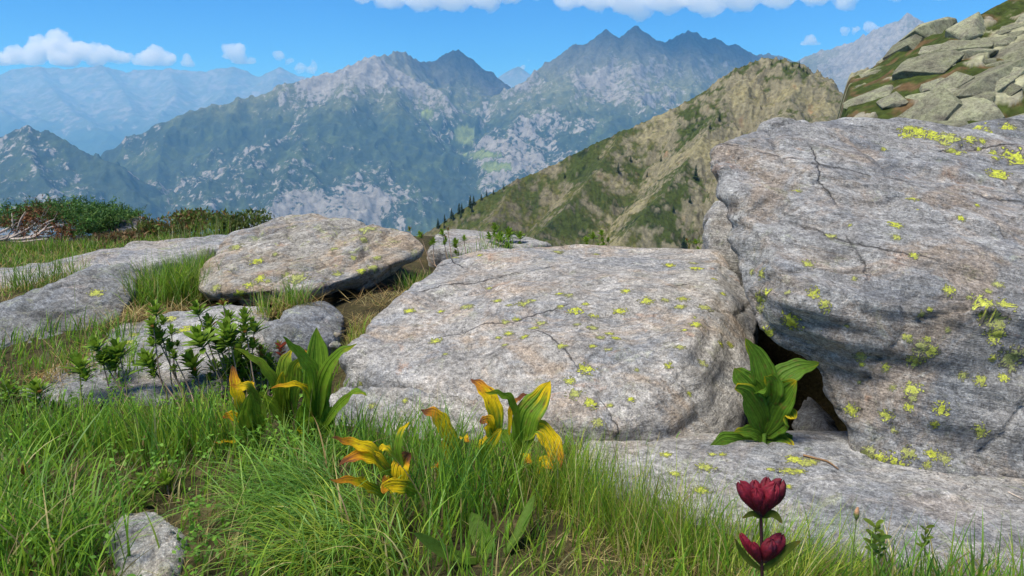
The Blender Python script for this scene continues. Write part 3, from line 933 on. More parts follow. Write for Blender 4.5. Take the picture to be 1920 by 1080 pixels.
ROCKS = {}
def rock(name, hulls, mat, label, cat='boulder', voxel=0.015, smooth=5, seed=1, amp=1.0, size=0.5, fol=(0.3, 0.15, 1.0),
         strata=0.012, facet=0.02, fsize=0.28, fine=0.004, group=None, key=None, cut=True, grooves=()):
    S = Soup()
    for h in hulls:
        V, T = hull_arrays([tuple(p) for p in h])
        S.add(V, T=T)
    tmp = S.mesh('tmp', None, False)
    to = bpy.data.objects.new('tmp', tmp)
    COL.objects.link(to)
    md = to.modifiers.new('r', 'REMESH'); md.mode = 'VOXEL'; md.voxel_size = voxel
    dg = bpy.context.evaluated_depsgraph_get()
    ev = to.evaluated_get(dg)
    me = ev.to_mesh()
    n = len(me.vertices)
    V = np.empty(n * 3); me.vertices.foreach_get('co', V); V = V.reshape(-1, 3).copy()
    tot = np.empty(len(me.polygons), np.int32); me.polygons.foreach_get('loop_total', tot)
    lp = np.empty(len(me.loops), np.int32); me.loops.foreach_get('vertex_index', lp)
    ed = np.empty(len(me.edges) * 2, np.int32); me.edges.foreach_get('vertices', ed); ed = ed.reshape(-1, 2)
    ev.to_mesh_clear()
    bpy.data.objects.remove(to); bpy.data.meshes.remove(tmp)
    assert (tot == 4).all()
    Q = lp.reshape(-1, 4)
    deg = np.bincount(ed.ravel(), minlength=n).astype(float)[:, None]
    def lap(X, it):
        for _ in range(it):
            A = np.zeros_like(X)
            for k in range(X.shape[1]):
                A[:, k] = np.bincount(ed[:, 0], X[ed[:, 1], k], n) + np.bincount(ed[:, 1], X[ed[:, 0], k], n)
            X = 0.35 * X + 0.65 * A / deg
        return X
    V = lap(V, smooth)
    def normals(V):
        fn = np.cross(V[Q[:, 2]] - V[Q[:, 0]], V[Q[:, 3]] - V[Q[:, 1]])
        N = np.zeros_like(V)
        for c in range(4):
            for k in range(3):
                N[:, k] += np.bincount(Q[:, c], fn[:, k], n)
        return N / (np.linalg.norm(N, axis=1, keepdims=True) + 1e-12)
    N = lap(normals(V), 6); N /= np.linalg.norm(N, axis=1, keepdims=True) + 1e-12
    fv = np.array(fol, float); fv /= np.linalg.norm(fv)
    A = np.cross(fv, [0.2, 1, 0.1]); A /= np.linalg.norm(A); B = np.cross(fv, A)
    W = V + 0.05 * size * np.column_stack([fbm(V / (0.5 * size), 2, seed + 50 + k) for k in range(3)])
    d = amp * 0.055 * size * fbm(V / size, 3, seed)
    f1, f2, cid, off, cv = worley(W / fsize, seed)
    tilt = ((cv - 0.5) * off).sum(1)
    d = d + facet * ((cid - 0.5) * 0.9 + tilt * 1.6) * sstep(0.0, 0.22, f2 - f1) - facet * 0.6 * (1 - sstep(0.0, 0.07, f2 - f1)) * (cid > 0.45)
    L = np.column_stack([W @ A, W @ B, W @ fv])
    s1 = noise(L * np.array([2.2, 2.2, 15.0]), seed + 21)
    s2 = noise(L * np.array([5.0, 5.0, 42.0]), seed + 22)
    lw = (L[:, 2] + 0.02 * s1) / 0.055
    led = (sstep(0.1, 0.45, lw - np.floor(lw)) - (lw - np.floor(lw))) * (0.5 + noise(L * np.array([3.0, 3.0, 3.0]), seed + 23))
    d = d + strata * (0.85 * np.tanh(s1 * 4.0) + 0.45 * s2 + 0.9 * led)
    d = d + fine * fbm(V / 0.045, 3, seed + 31)
    for (ga, gb, gw, gd) in grooves:       # cracks along segments
        ga = np.array(ga); gb = np.array(gb); ab = gb - ga
        tt = np.clip(((W - ga) @ ab) / (ab @ ab), 0, 1)
        dist = np.linalg.norm(W - ga - tt[:, None] * ab, axis=1)
        d = d - gd * np.exp(-(dist / gw) ** 2) * (0.5 + 0.5 * np.sin(np.pi * np.clip(tt, 0.05, 0.95)))
    V = V + N * d[:, None]
    org = np.array([V[:, 0].mean(), V[:, 1].mean(), V[:, 2].min()])
    me = mesh_np(name, V - org, Q, None, None, True, mat)
    o = link(name, me, None, org, label, cat, group)
    T = np.vstack([Q[:, [0, 1, 2]], Q[:, [0, 2, 3]]])
    ROCKS[key or label] = (o, BVHTree.FromPolygons([tuple(v) for v in V], [tuple(q) for q in Q]), V, org)
    return o

def drop(P, z):
    """same ground position, other height"""
    q = np.array(P, float).copy(); q[2] = z
    return q

def below(pts, z):
    return [drop(p, z) for p in pts]

def shift(pts, dx=0, dy=0, dz=0):
    return [np.array(p) + np.array([dx, dy, dz]) for p in pts]

M_slab = mat_rock('grey_gneiss', seed=1.0, warm_amt=0.6, dark_amt=0.5, green_amt=0.10, fol=(0.12, -0.3, 1.0), fol_scale=20, bump=0.75, joints=(((-0.45, 0.85, 0.2), 0.28, 0.006), ((-0.35, 0.9, 0.1), -0.36, 0.005), ((0.9, 0.35, 0.0), -0.42, 0.005), ((-0.6, 0.75, 0.0), 0.62, 0.006)))
M_big = mat_rock('grey_gneiss_banded', grey=(0.27, 0.26, 0.242), pale=(0.44, 0.43, 0.40), seed=2.3, warm_amt=0.55, dark_amt=0.5, green_amt=0.12, fol=(0.22, 0.1, 1.0), fol_scale=20, bump=0.85, joints=(((0.25, 0.2, 0.95), 0.62, 0.006), ((0.85, -0.3, 0.4), -0.30, 0.005), ((0.3, 0.1, 0.9), 0.30, 0.006), ((-0.2, 0.5, 0.8), 0.85, 0.005)))
M_flat = mat_rock('ochre_gneiss', grey=(0.28, 0.255, 0.21), pale=(0.44, 0.41, 0.35), warm=(0.37, 0.255, 0.145), seed=3.7, warm_amt=0.55, dark_amt=0.3, green_amt=0.42, fol=(-0.3, 0.1, 1.0), fol_scale=18)
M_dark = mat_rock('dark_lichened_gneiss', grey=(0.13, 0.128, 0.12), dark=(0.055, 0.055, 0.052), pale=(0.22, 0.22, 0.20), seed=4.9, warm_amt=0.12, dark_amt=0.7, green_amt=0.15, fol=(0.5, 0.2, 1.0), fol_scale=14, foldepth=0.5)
M_pale = mat_rock('pale_gneiss', grey=(0.28, 0.265, 0.235), pale=(0.40, 0.38, 0.35), seed=5.9, warm_amt=0.4, dark_amt=0.4, green_amt=0.3, fol=(0.2, 0.2, 1.0), fol_scale=16)
M_stone = mat_rock('pale_buried_stone', grey=(0.50, 0.475, 0.42), pale=(0.66, 0.64, 0.58), seed=8.3, warm_amt=0.5, dark_amt=0.2, green_amt=0.2, fol=(1, 0.2, 0.6), fol_scale=30)
M_front = mat_rock('pale_grey_gneiss', grey=(0.275, 0.26, 0.23), pale=(0.40, 0.385, 0.36), seed=7.1, warm_amt=0.3, dark_amt=0.35, green_amt=0.2, fol=(0.1, 0.0, 1.0), fol_scale=18)

# ---- middle slab
top = [at(636, 668, 2.78), at(695, 606, 3.08), at(770, 545, 3.42), at(826, 490, 3.85), at(925, 466, 4.1), at(1010, 459, 4.2), at(1150, 461, 4.2), at(1342, 470, 4.0),
       at(1338, 560, 3.05), at(1290, 660, 2.58), at(1215, 768, 2.34)]
rgt = [at(1408, 560, 3.4), at(1414, 690, 2.85), at(1372, 850, 2.38)]
low = [at(650, 704, 2.70), at(780, 712, 2.60), at(1000, 790, 2.31), at(1150, 805, 2.26), at(1010, 845, 2.29), at(1190, 850, 2.27), at(1285, 854, 2.29)]
bot = below([at(650, 720, 2.75), at(780, 760, 2.60), at(1000, 850, 2.30), at(1200, 850, 2.29), at(1350, 850, 2.38), at(1410, 690, 2.95)], -0.3)
back = [at(880, 500, 4.8), at(1340, 500, 4.7)] + below([at(880, 480, 4.9), at(1350, 480, 4.9)], -0.1)
tier = [at(566, 748, 2.58), at(640, 718, 2.58), at(760, 722, 2.50), at(860, 728, 2.44), at(960, 752, 2.36), at(985, 800, 2.27), at(985, 850, 2.24), at(840, 862, 2.26), at(640, 850, 2.36), at(552, 812, 2.46)]
rock('boulder', [top + rgt + low + bot + back, tier + below(tier, -0.25)], M_slab,
     'wide low sloping grey slab dotted with lime lichen in the middle', 'boulder', 0.0145, 2, 11, 0.45, 0.6, (0.12, -0.3, 1.0), 0.013, 0.013, 0.42, key='slab',
     grooves=[(at(1130, 518, 3.7), at(1245, 488, 3.95), 0.02, 0.03), (at(800, 590, 3.2), at(890, 540, 3.5), 0.03, 0.02), (at(640, 706, 2.75), at(850, 712, 2.62), 0.018, 0.03),
              (at(1200, 800, 2.4), at(1270, 700, 2.65), 0.02, 0.02), (at(900, 480, 4.0), at(820, 540, 3.6), 0.03, 0.018)])

# ---- big boulder on the right
btop = [at(1332, 290, 2.95), at(1375, 258, 3.15), at(1442, 226, 3.35), at(1560, 220, 3.5), at(1690, 222, 3.5), at(1800, 248, 3.4), at(1920, 272, 3.3), at(2250, 330, 3.2),
        at(1345, 360, 2.82), at(1388, 545, 2.46), at(1425, 625, 2.36), at(1520, 655, 2.27), at(1640, 600, 2.17), at(1800, 590, 2.13), at(1920, 575, 2.12), at(2250, 560, 2.18), at(1500, 560, 2.2)]
bback = [at(1400, 330, 4.2), at(1700, 300, 4.6), at(2250, 360, 4.3)] + below([at(1500, 600, 4.0), at(2250, 600, 4.0)], 0.25)
bmid = [at(1540, 700, 2.3), at(1660, 735, 2.18), at(1920, 740, 2.12), at(2250, 740, 2.15)]
blow = [at(1540, 690, 2.32), at(1572, 790, 2.28), at(1610, 878, 2.16), at(1660, 905, 2.06), at(1780, 905, 2.02), at(1920, 912, 2.0), at(2250, 930, 2.0),
        at(1700, 640, 2.19), at(1920, 640, 2.14), at(2250, 640, 2.18), at(1640, 800, 2.14), at(1800, 800, 2.08), at(1920, 790, 2.06)]
bl_back = below([at(1640, 640, 3.2), at(2250, 600, 3.6)], 0.5) + below([at(1660, 905, 2.9), at(2250, 905, 3.6)], -0.1) + below([at(1660, 905, 2.2), at(2250, 905, 2.2)], -0.08)
rock('boulder', [btop + bback + bmid, blow + bl_back], M_big,
     'huge grey boulder with lime lichen overhanging the crevice on the right', 'boulder', 0.0145, 3, 23, 0.6, 0.6, (0.22, 0.1, 1.0), 0.014, 0.022, 0.36, key='big',
     grooves=[(at(1700, 600, 2.2), at(1920, 560, 2.15), 0.04, 0.03), (at(1500, 665, 2.3), at(1700, 640, 2.2), 0.03, 0.02), (at(1660, 810, 2.15), at(1920, 880, 2.0), 0.03, 0.03)])

# ---- ochre flat boulder on the left
ft = [at(365, 520, 3.62), at(378, 545, 3.48), at(450, 470, 3.9), at(425, 452, 4.15), at(452, 427, 4.3), at(540, 405, 4.4), at(605, 400, 4.4), at(690, 417, 4.3), at(772, 443, 4.1), at(797, 462, 4.0),
      at(745, 480, 3.85), at(660, 520, 3.5), at(560, 545, 3.38), at(440, 548, 3.42)]
fb = [at(392, 560, 3.6), at(470, 566, 3.55), at(580, 562, 3.5), at(660, 545, 3.6), at(735, 512, 3.85), at(785, 482, 3.98)]
fk = [at(470, 470, 4.6), at(740, 470, 4.6)]
rock('boulder', [ft + fb + fk], M_flat, 'flat ochre boulder with a dark overhang and a bright lichen spot', 'boulder', 0.0125, 4, 37, 1.0, 0.4, (-0.3, 0.1, 1.0), 0.014, 0.024, 0.22, key='flat',
     grooves=[(at(690, 450, 4.0), at(600, 540, 3.5), 0.02, 0.03), (at(520, 470, 3.8), at(505, 520, 3.5), 0.012, 0.02), (at(740, 440, 4.1), at(640, 500, 3.6), 0.02, 0.025)])

# ---- dark grey boulder at the left edge
lt = [at(-160, 640, 2.95), at(0, 588, 3.12), at(60, 556, 3.25), at(122, 526, 3.42), at(190, 497, 3.62), at(248, 496, 3.7), at(264, 520, 3.55), at(238, 582, 3.3), at(190, 622, 3.12), at(95, 692, 2.88), at(0, 728, 2.78), at(-160, 760, 2.7)]
rock('boulder', [lt + shift(lt, -0.35, 0.45, -0.12) + below([lt[8], lt[9], lt[10], lt[11]], -0.1)], M_dark,
     'dark grey boulder leaning at the left edge of the meadow', 'boulder', 0.014, 6, 41, 1.0, 0.4, (0.5, 0.2, 1.0), 0.008, 0.018, 0.25, key='left')

# ---- low slab under the alpenrose
ls = [at(30, 728, 2.66), at(150, 655, 2.98), at(232, 606, 3.2), at(330, 585, 3.28), at(430, 570, 3.34), at(500, 574, 3.3), at(510, 640, 3.0), at(490, 706, 2.74), at(300, 748, 2.58), at(60, 760, 2.55)]
rock('flat_rock', [ls + below(ls, -0.15)], M_front, 'low pale slab behind the alpenrose twigs', 'rock', 0.016, 4, 47, 0.6, 0.5, (0.1, 0.0, 1.0), 0.010, 0.012, 0.3, key='low')

# ---- small rock with a dark side
sm = [at(488, 648, 2.86), at(496, 610, 3.0), at(556, 574, 3.22), at(612, 570, 3.28), at(648, 590, 3.22), at(640, 630, 3.02), at(570, 655, 2.88), at(540, 610, 2.92)]
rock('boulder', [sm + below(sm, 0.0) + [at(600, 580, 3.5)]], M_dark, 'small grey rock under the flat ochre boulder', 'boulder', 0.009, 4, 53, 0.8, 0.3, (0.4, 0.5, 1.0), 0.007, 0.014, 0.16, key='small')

# ---- long pale slab behind
lp_ = [at(-200, 560, 3.75), at(0, 546, 3.85), at(130, 528, 3.95), at(300, 490, 4.2), at(440, 462, 4.5), at(440, 440, 5.0), at(280, 450, 4.75), at(200, 470, 4.5), at(0, 514, 4.2), at(-200, 540, 4.1)]
rock('flat_rock', [lp_ + below(lp_, 0.0)], M_pale, 'long pale slab behind the dark boulder at left', 'rock', 0.018, 4, 59, 0.8, 0.5, (0.2, 0.2, 1.0), 0.010, 0.015, 0.3, key='long')

# ---- rocks at the far edge of the meadow, left
r1 = [at(-120, 490, 5.2), at(0, 486, 5.2), at(110, 476, 5.3), at(190, 462, 5.5), at(185, 442, 5.9), at(60, 440, 5.9), at(-120, 450, 5.9)]
rock('boulder', [r1 + below(r1, 0.1)], M_pale, 'grey rock beneath the dead juniper branches', 'boulder', 0.022, 4, 61, 1.0, 0.4, (0.1, 0.2, 1.0), 0.015, 0.03, 0.3, key='jun')
r2 = [at(150, 462, 5.5), at(182, 430, 5.9), at(236, 404, 6.2), at(268, 402, 6.25), at(284, 420, 6.1), at(258, 446, 5.8), at(200, 462, 5.5)]
rock('boulder', [r2 + below(r2, 0.15)], M_pale, 'pale rock between the juniper and the dwarf shrubs', 'boulder', 0.02, 4, 67, 1.0, 0.4, (0.1, -0.3, 1.0), 0.018, 0.03, 0.3, key='jun2')
r3 = [at(800, 470, 4.7), at(818, 436, 5.2), at(865, 428, 5.4), at(928, 436, 5.3), at(1040, 452, 5.0), at(940, 470, 4.7)]
rock('flat_rock', [r3 + below(r3, 0.0)], M_pale, 'pale flat rock behind the wide grey slab', 'rock', 0.018, 4, 71, 0.7, 0.4, (0.1, 0.2, 1.0), 0.010, 0.015, 0.3, key='ledge')
r4 = [at(1328, 474, 3.95), at(1330, 410, 4.1), at(1350, 375, 4.2), at(1400, 380, 4.2), at(1420, 480, 3.9)]
rock('boulder', [r4 + shift(r4, 0.1, 0.5, -0.05) + below(r4, 0.0)], M_pale, 'lichened rock wedged behind the huge boulder', 'boulder', 0.018, 4, 73, 1.0, 0.3, (0.5, 0.2, 1.0), 0.012, 0.02, 0.2, key='wedge')
r5 = [at(1770, 262, 4.3), at(1835, 236, 4.6), at(1925, 212, 4.8), at(2100, 205, 4.9), at(2200, 260, 4.6), at(2000, 300, 4.2), at(1850, 300, 4.2)]
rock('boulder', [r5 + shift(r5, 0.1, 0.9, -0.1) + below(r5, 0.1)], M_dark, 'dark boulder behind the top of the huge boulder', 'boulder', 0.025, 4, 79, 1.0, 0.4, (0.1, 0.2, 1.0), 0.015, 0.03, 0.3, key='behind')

# ---- low slab in front, right
fs = [at(1068, 872, 2.07), at(1118, 846, 2.14), at(1210, 842, 2.16), at(1340, 850, 2.14), at(1400, 858, 2.11), at(1485, 850, 2.12), at(1560, 864, 2.08), at(1630, 884, 2.03), at(1780, 905, 1.98), at(1920, 918, 1.93), at(2150, 935, 1.88),
      at(1095, 915, 1.92), at(1250, 950, 1.80), at(1500, 985, 1.70), at(1610, 1030, 1.59), at(1750, 1070, 1.49), at(2150, 1085, 1.46)]
rock('flat_rock', [fs + below(fs, -0.2) + shift(fs[1:4], 0, 0.30, -0.045) + below([at(1250, 850, 2.5)], -0.05) + below([at(1700, 900, 2.3), at(2100, 935, 2.5)], -0.05)], M_front, 'low pale slab along the foot of the huge boulder', 'rock', 0.011, 5, 83, 0.8, 0.4, (0.1, 0.0, 1.0), 0.008, 0.014, 0.25, key='front')
cr = [at(1516, 900, 2.5), at(1530, 835, 2.6), at(1556, 800, 2.66), at(1592, 830, 2.6), at(1640, 900, 2.5)]
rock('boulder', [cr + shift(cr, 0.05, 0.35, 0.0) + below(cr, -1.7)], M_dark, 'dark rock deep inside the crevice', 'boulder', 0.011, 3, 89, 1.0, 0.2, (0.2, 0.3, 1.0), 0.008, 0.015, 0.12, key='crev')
def on_level(px, py, z):
    d = ray(px, py)
    return CAM + d * ((z - CAM[2]) / d[2])
ring = [on_level(x, y, 0.0) for x, y in ((196, 1020), (206, 985), (235, 966), (280, 958), (322, 972), (346, 1005), (352, 1045), (330, 1090), (280, 1105), (225, 1085))]
crown = [on_level(x, y, z) for x, y, z in ((222, 1000, 0.026), (256, 976, 0.030), (304, 982, 0.032), (332, 1020, 0.030), (308, 1074, 0.022), (242, 1068, 0.022))]
rock('stone', [ring + crown + below(ring, -0.08)], M_stone, 'pale cracked half buried stone in the grass at lower left', 'stone', 0.006, 3, 97, 0.8, 0.15, (1, 0.2, 0.6), 0.005, 0.010, 0.08, key='st1',
     grooves=[(on_level(285, 965, 0.05), on_level(275, 1085, 0.03), 0.012, 0.03)])
for i, (px, py, Y, s, m, lab) in enumerate(((630, 629, 3.02, 0.022, M_flat, 'small orange pebble beside the small grey rock'), (628, 648, 2.95, 0.028, M_front, 'small pale pebble below the orange pebble'))):
    c0 = at(px, py, Y)
    pts = [c0 + np.array([a, b, c]) * s * np.array([1, 0.8, 0.75]) for a in (-.6, .6) for b in (-.6, .6) for c in (-.5, .5)] + [c0 + np.array([-s, 0, 0]), c0 + np.array([s, 0, 0.1 * s]), c0 + np.array([0, 0, s * .8])]
    rock('pebble', [pts], m, lab, 'pebble', 0.004, 2, 107 + i, 0.5, 0.1, (0, 0, 1), 0.001, 0.003, 0.03, key='peb%d' % i)

# ---- lichen crusts
def mat_lichen(name, c0, c1):
    t = NT(name)
    o = t.coord('Object')
    n = t.noise(o, 140, 4, 0.7); k = t.vor(o, 260, 'DISTANCE_TO_EDGE')
    c = t.mix(t.ramp(n, [(0.35, 0), (0.65, 1)]), c0, c1)
    rr = t.n('ObjectInfo').outputs['Random']
    c = t.mix(t.ramp(rr, [(0.35, 0.0), (1.0, 0.5)]), c, (0.32, 0.34, 0.15))
    c = t.mix(1.0, c, t.ramp(t.noise(o, 60, 4, 0.7), [(0.35, 0.55), (0.6, 1.1)]), 'MULTIPLY')
    c = t.mix(1.0, c, t.ramp(k, [(0.0, 0.35), (0.10, 1.0)]), 'MULTIPLY')
    c = t.mix(t.ramp(t.attr('Col'), [(0.36, 1.0), (0.56, 0.0)]), c, (0.10, 0.095, 0.08))
    return t.done(c, 0.95, t.bump(k, 0.5, 0.002), 0.05)
M_lichen = mat_lichen('map_lichen', (0.34, 0.39, 0.045), (0.52, 0.55, 0.085))
M_lichen2 = mat_lichen('dull_lichen', (0.27, 0.30, 0.07), (0.38, 0.40, 0.15))

def lichen(key, px, py, rp, seed, dull=False):
    o, bvh, V, org = ROCKS[key]
    d = ray(px, py); d = d / np.linalg.norm(d)
    hit, nrm, idx, dist = bvh.ray_cast(Vector(CAM), Vector(d))
    if hit is None: return
    n = Vector(nrm)
    if n.dot(Vector(d)) > 0: n = -n
    r = rp * dist / F
    # foreshortened patches in the photo are rounder on the rock itself
    fs_ = max(0.3, abs(n.dot(Vector(d))))
    r = r / math.sqrt(fs_) * 1.06
    a = n.cross(Vector((0.3, 0.1, 1))).normalized(); b = n.cross(a)
    k = 25
    g = np.linspace(-1.25, 1.25, k)
    X, Y = np.meshgrid(g, g, indexing='ij')
    X = X.ravel() + RNG.uniform(-.05, .05, k * k); Y = Y.ravel() + RNG.uniform(-.05, .05, k * k)
    q = np.column_stack([X, Y]) * 2.1 + seed * 3.7
    f = 0.74 - np.hypot(X, Y) + 1.25 * fbm(q, 3, 500 + seed % 7, 0.7) + 0.75 * noise(q * 3.4, 511)
    keep = (f > 0.12).reshape(k, k)
    if keep.sum() < 6: keep = (np.hypot(X, Y) < 0.6).reshape(k, k)
    P = np.empty((k * k, 3)); ok = np.ones(k * k, bool)
    for i in range(k * k):
        p = hit + a * (X[i] * r) + b * (Y[i] * r)
        h = bvh.ray_cast(p + n * 0.05, -n, 0.14)
        if h[0] is None: ok[i] = False; P[i] = p
        else: P[i] = h[0] + h[1] * (0.0012 + 0.0012 * float(f[i] > 0.5)) * (1 if h[1].dot(n) > 0 else -1)
    okk = ok.reshape(k, k)
    ii = np.arange(k * k).reshape(k, k)
    cnt = keep[:-1, :-1].astype(int) + keep[1:, :-1] + keep[:-1, 1:] + keep[1:, 1:]
    cell = (cnt >= 1) & okk[:-1, :-1] & okk[1:, :-1] & okk[:-1, 1:] & okk[1:, 1:]
    if not (cell & (cnt >= 3)).any(): return
    Q = np.column_stack([ii[:-1, :-1][cell], ii[1:, :-1][cell], ii[1:, 1:][cell], ii[:-1, 1:][cell]])
    us, inv = np.unique(Q, return_inverse=True)
    kv = np.where(keep.ravel()[us], 1.0, 0.0)[:, None] * np.ones((1, 3))
    me = mesh_np('lichen_patch', P[us] - org, inv.reshape(Q.shape), kv, None, True, M_lichen2 if dull else M_lichen)
    link('lichen_patch', me, o)

LI = {
 'slab': (640, 400, 2.347, [(555,410,18),(437,435,10),(415,563,18),(457,620,9),(687,385,12),(735,530,14),(720,480,14),(770,468,12),(850,505,12),(880,485,14),(805,545,12),(690,548,10),(720,580,9),(965,410,12),(1030,435,18),(1035,490,10),(1075,400,10),(1110,450,12),(1105,505,16),(970,585,16),(1105,585,12),(1140,548,12),(1180,530,12),(1207,550,12),(1175,600,12),(1230,435,20),(1345,385,22),(1425,382,12),(1503,377,16),(1492,412,16),(1600,415,20),(1560,490,16),(1510,515,8),(1555,460,8),(1560,240,20),(1445,230,14),(1550,220,10),(1075,690,30),(1005,740,20),(1025,795,26),(1095,835,26),(1185,847,12),(1130,920,22),(1275,820,14),(1440,670,14),(1490,590,14),(1710,578,12),(1670,575,10),(1590,660,16),(1530,795,12),(280,825,12),(135,848,14),(85,750,10),(300,430,16),(955,170,14),(1120,180,8),(610,185,8),(500,195,10),(1640,290,8),(1680,355,10),(1300,690,10),(650,330,8),(960,355,10),(1000,360,12),(1250,345,14),(800,400,16),(740,405,10),(845,385,8)]),
 'big': (1280, 440, 2.159, [(865,12,12),(695,178,10),(507,120,18),(320,158,14),(280,150,10),(527,245,20),(575,280,20),(425,235,10),(315,265,26),(345,235,16),(310,300,14),(440,355,26),(345,395,18),(600,5,12),(1080,225,18),(1000,303,10),(965,323,12),(1305,287,24),(1220,275,20),(1265,350,34),(1215,325,18),(1265,405,28),(1072,385,10),(990,425,14),(910,415,18),(965,455,24),(1005,470,24),(940,510,22),(720,490,22),(725,525,10),(820,535,16),(1330,495,34),(1255,500,12),(1205,590,20),(1135,570,16),(1300,580,16),(930,625,28),(930,663,14),(915,697,16),(1045,705,24),(850,620,12),(685,710,24),(825,733,24),(855,790,14),(1020,768,14),(1205,795,22),(915,885,26),(800,910,24),(855,940,40),(755,890,20),(950,965,18),(1010,890,20),(1060,905,18),(990,930,14),(715,597,8),(1275,205,14),(1235,230,10),(665,370,9),(1160,255,10),(935,85,14)]),
 'big2': (1280, 0, 2.455, [(1450,808,36),(1540,738,48),(1060,957,44),(1057,915,20),(978,1033,26),(1280,1005,18),(770,1037,10),(525,878,16),(925,685,16),(1250,700,26),(1205,662,18),(1430,705,18),(1440,727,14),(1360,685,12),(1225,632,40),(1150,618,30),(1080,600,40),(1035,592,20),(1025,625,22),(1380,650,16),(1320,640,22),(1355,945,10)]),
 'flat': (340, 380, 3.692, [(800,522,52),(730,500,24),(545,522,28),(600,545,18),(240,588,22),(400,620,40),(1300,180,36),(1265,255,28),(1190,385,20),(1080,495,30),(1330,450,40),(1250,470,26),(1350,380,24),(380,310,30),(520,400,24),(650,360,18),(1060,320,20),(470,570,24)]),
 'front': (1200, 800, 2.667, [(325,205,30),(175,237,18),(130,140,20),(740,222,24),(770,165,28),(820,185,22),(860,178,20),(790,225,22),(410,140,12),(305,320,28),(360,140,12),(650,215,14),(745,300,12)]),
 'left': (0, 0, 1.0, [(181, 549, 9)]),
 'behind': (0, 0, 1.0, [(1832, 240, 9), (1850, 250, 8), (1890, 240, 8)]),
 'low': (0, 0, 1.0, [(320, 598, 7), (240, 642, 6), (252, 628, 5), (346, 618, 8), (285, 600, 5)]),
}
_s = 0
for key, (ox, oy, sc_, lst) in LI.items():
    k2 = 'big' if key == 'big2' else key
    for (x, y, r) in lst:
        _s += 1
        lichen(k2, ox + x / sc_, oy + y / sc_, r / sc_ * (0.75 if key == 'big2' else 1.0), _s, dull=(key == 'flat' and _s % 3 != 0) or (key in ('slab', 'big') and _s % 3 == 1))
# ================================================================== PLANTS
def mat_leaf(name, trans=0.35, rough=0.45, veins=0.0, spec=0.35):
    t = NT(name)
    c = t.attr('Col')
    o = t.coord('Object')
    n = t.noise(o, 90, 3, 0.6)
    c = t.mix(1.0, c, t.ramp(n, [(0.3, 0.82), (0.7, 1.18)]), 'MULTIPLY')
    nrm = None
    if veins:
        uv = t.coord('UV')
        sx = t.t.nodes.new('ShaderNodeSeparateXYZ'); t.l(uv, sx.inputs[0])
        w = t.math('SINE', t.math('MULTIPLY', sx.outputs[0], 70.0))
        w = t.math('ADD', t.math('MULTIPLY', w, 0.5), 0.5)
        c = t.mix(1.0, c, t.ramp(w, [(0.0, 0.86), (1.0, 1.08)]), 'MULTIPLY')
        nrm = t.bump(w, veins, 0.0015)
    t.done(c, rough, nrm, spec)
    tr = t.n('BsdfTranslucent'); t.l(c, tr.inputs['Color'])
    mx = t.n('MixShader'); mx.inputs[0].default_value = trans
    t.l(t.b.outputs[0], mx.inputs[1]); t.l(tr.outputs[0], mx.inputs[2])
    t.l(mx.outputs[0], t.out.inputs['Surface'])
    return t.m

M_grass = mat_leaf('grass_blades', 0.48, 0.5)
M_leaf = mat_leaf('hellebore_leaves', 0.5, 0.55, 0.7, 0.22)
M_small = mat_leaf('small_leaves', 0.35, 0.55, spec=0.2)
M_needle = mat_leaf('needles', 0.15, 0.6, spec=0.2)

def mat_plain(name, rough=0.8, spec=0.2, bump=0.4, sc=120):
    t = NT(name)
    c = t.attr('Col'); o = t.coord('Object')
    n = t.noise(o, sc, 4, 0.7)
    c = t.mix(1.0, c, t.ramp(n, [(0.3, 0.65), (0.7, 1.35)]), 'MULTIPLY')
    return t.done(c, rough, t.bump(n, bump, 0.003), spec)
M_wood = mat_plain('bark_and_stems')
M_petal = mat_plain('gentian_petals', 0.62, 0.22, 0.5, 220)

def leaf_grid(path, hw, nh, fold=0.25, pleat=0.0, npl=5, nt=17, ns=9, prof=(0.55, 0.85), roll=0.0, curl=0.0):
    C = catmull(path, nt)
    T = np.gradient(C, axis=0); T /= np.linalg.norm(T, axis=1, keepdims=True) + 1e-12
    nh = np.asarray(nh, float)
    S = np.cross(T, nh); S /= np.linalg.norm(S, axis=1, keepdims=True) + 1e-9
    N = np.cross(S, T)
    if roll:
        S, N = S * math.cos(roll) + N * math.sin(roll), N * math.cos(roll) - S * math.sin(roll)
    t = np.linspace(0, 1, nt)
    a, b = prof
    w = np.maximum(t, 0.02) ** a * np.maximum(1 - t, 0) ** b
    w = w / w.max() * hw
    w = np.maximum(w, hw * 0.02)
    s = np.linspace(-1, 1, ns)
    off = np.abs(s)[None] * fold + pleat * np.cos(s * math.pi * npl)[None] * np.ones((nt, 1)) + curl * (s ** 2)[None] * t[:, None]
    V = C[:, None] + S[:, None] * (s[None] * w[:, None])[..., None] + N[:, None] * (off * w[:, None])[..., None]
    uv = np.stack([np.broadcast_to((s + 1) / 2, (nt, ns)), np.broadcast_to(t[:, None], (nt, ns))], -1)
    return V.reshape(-1, 3), grid_faces(nt, ns), uv.reshape(-1, 2)

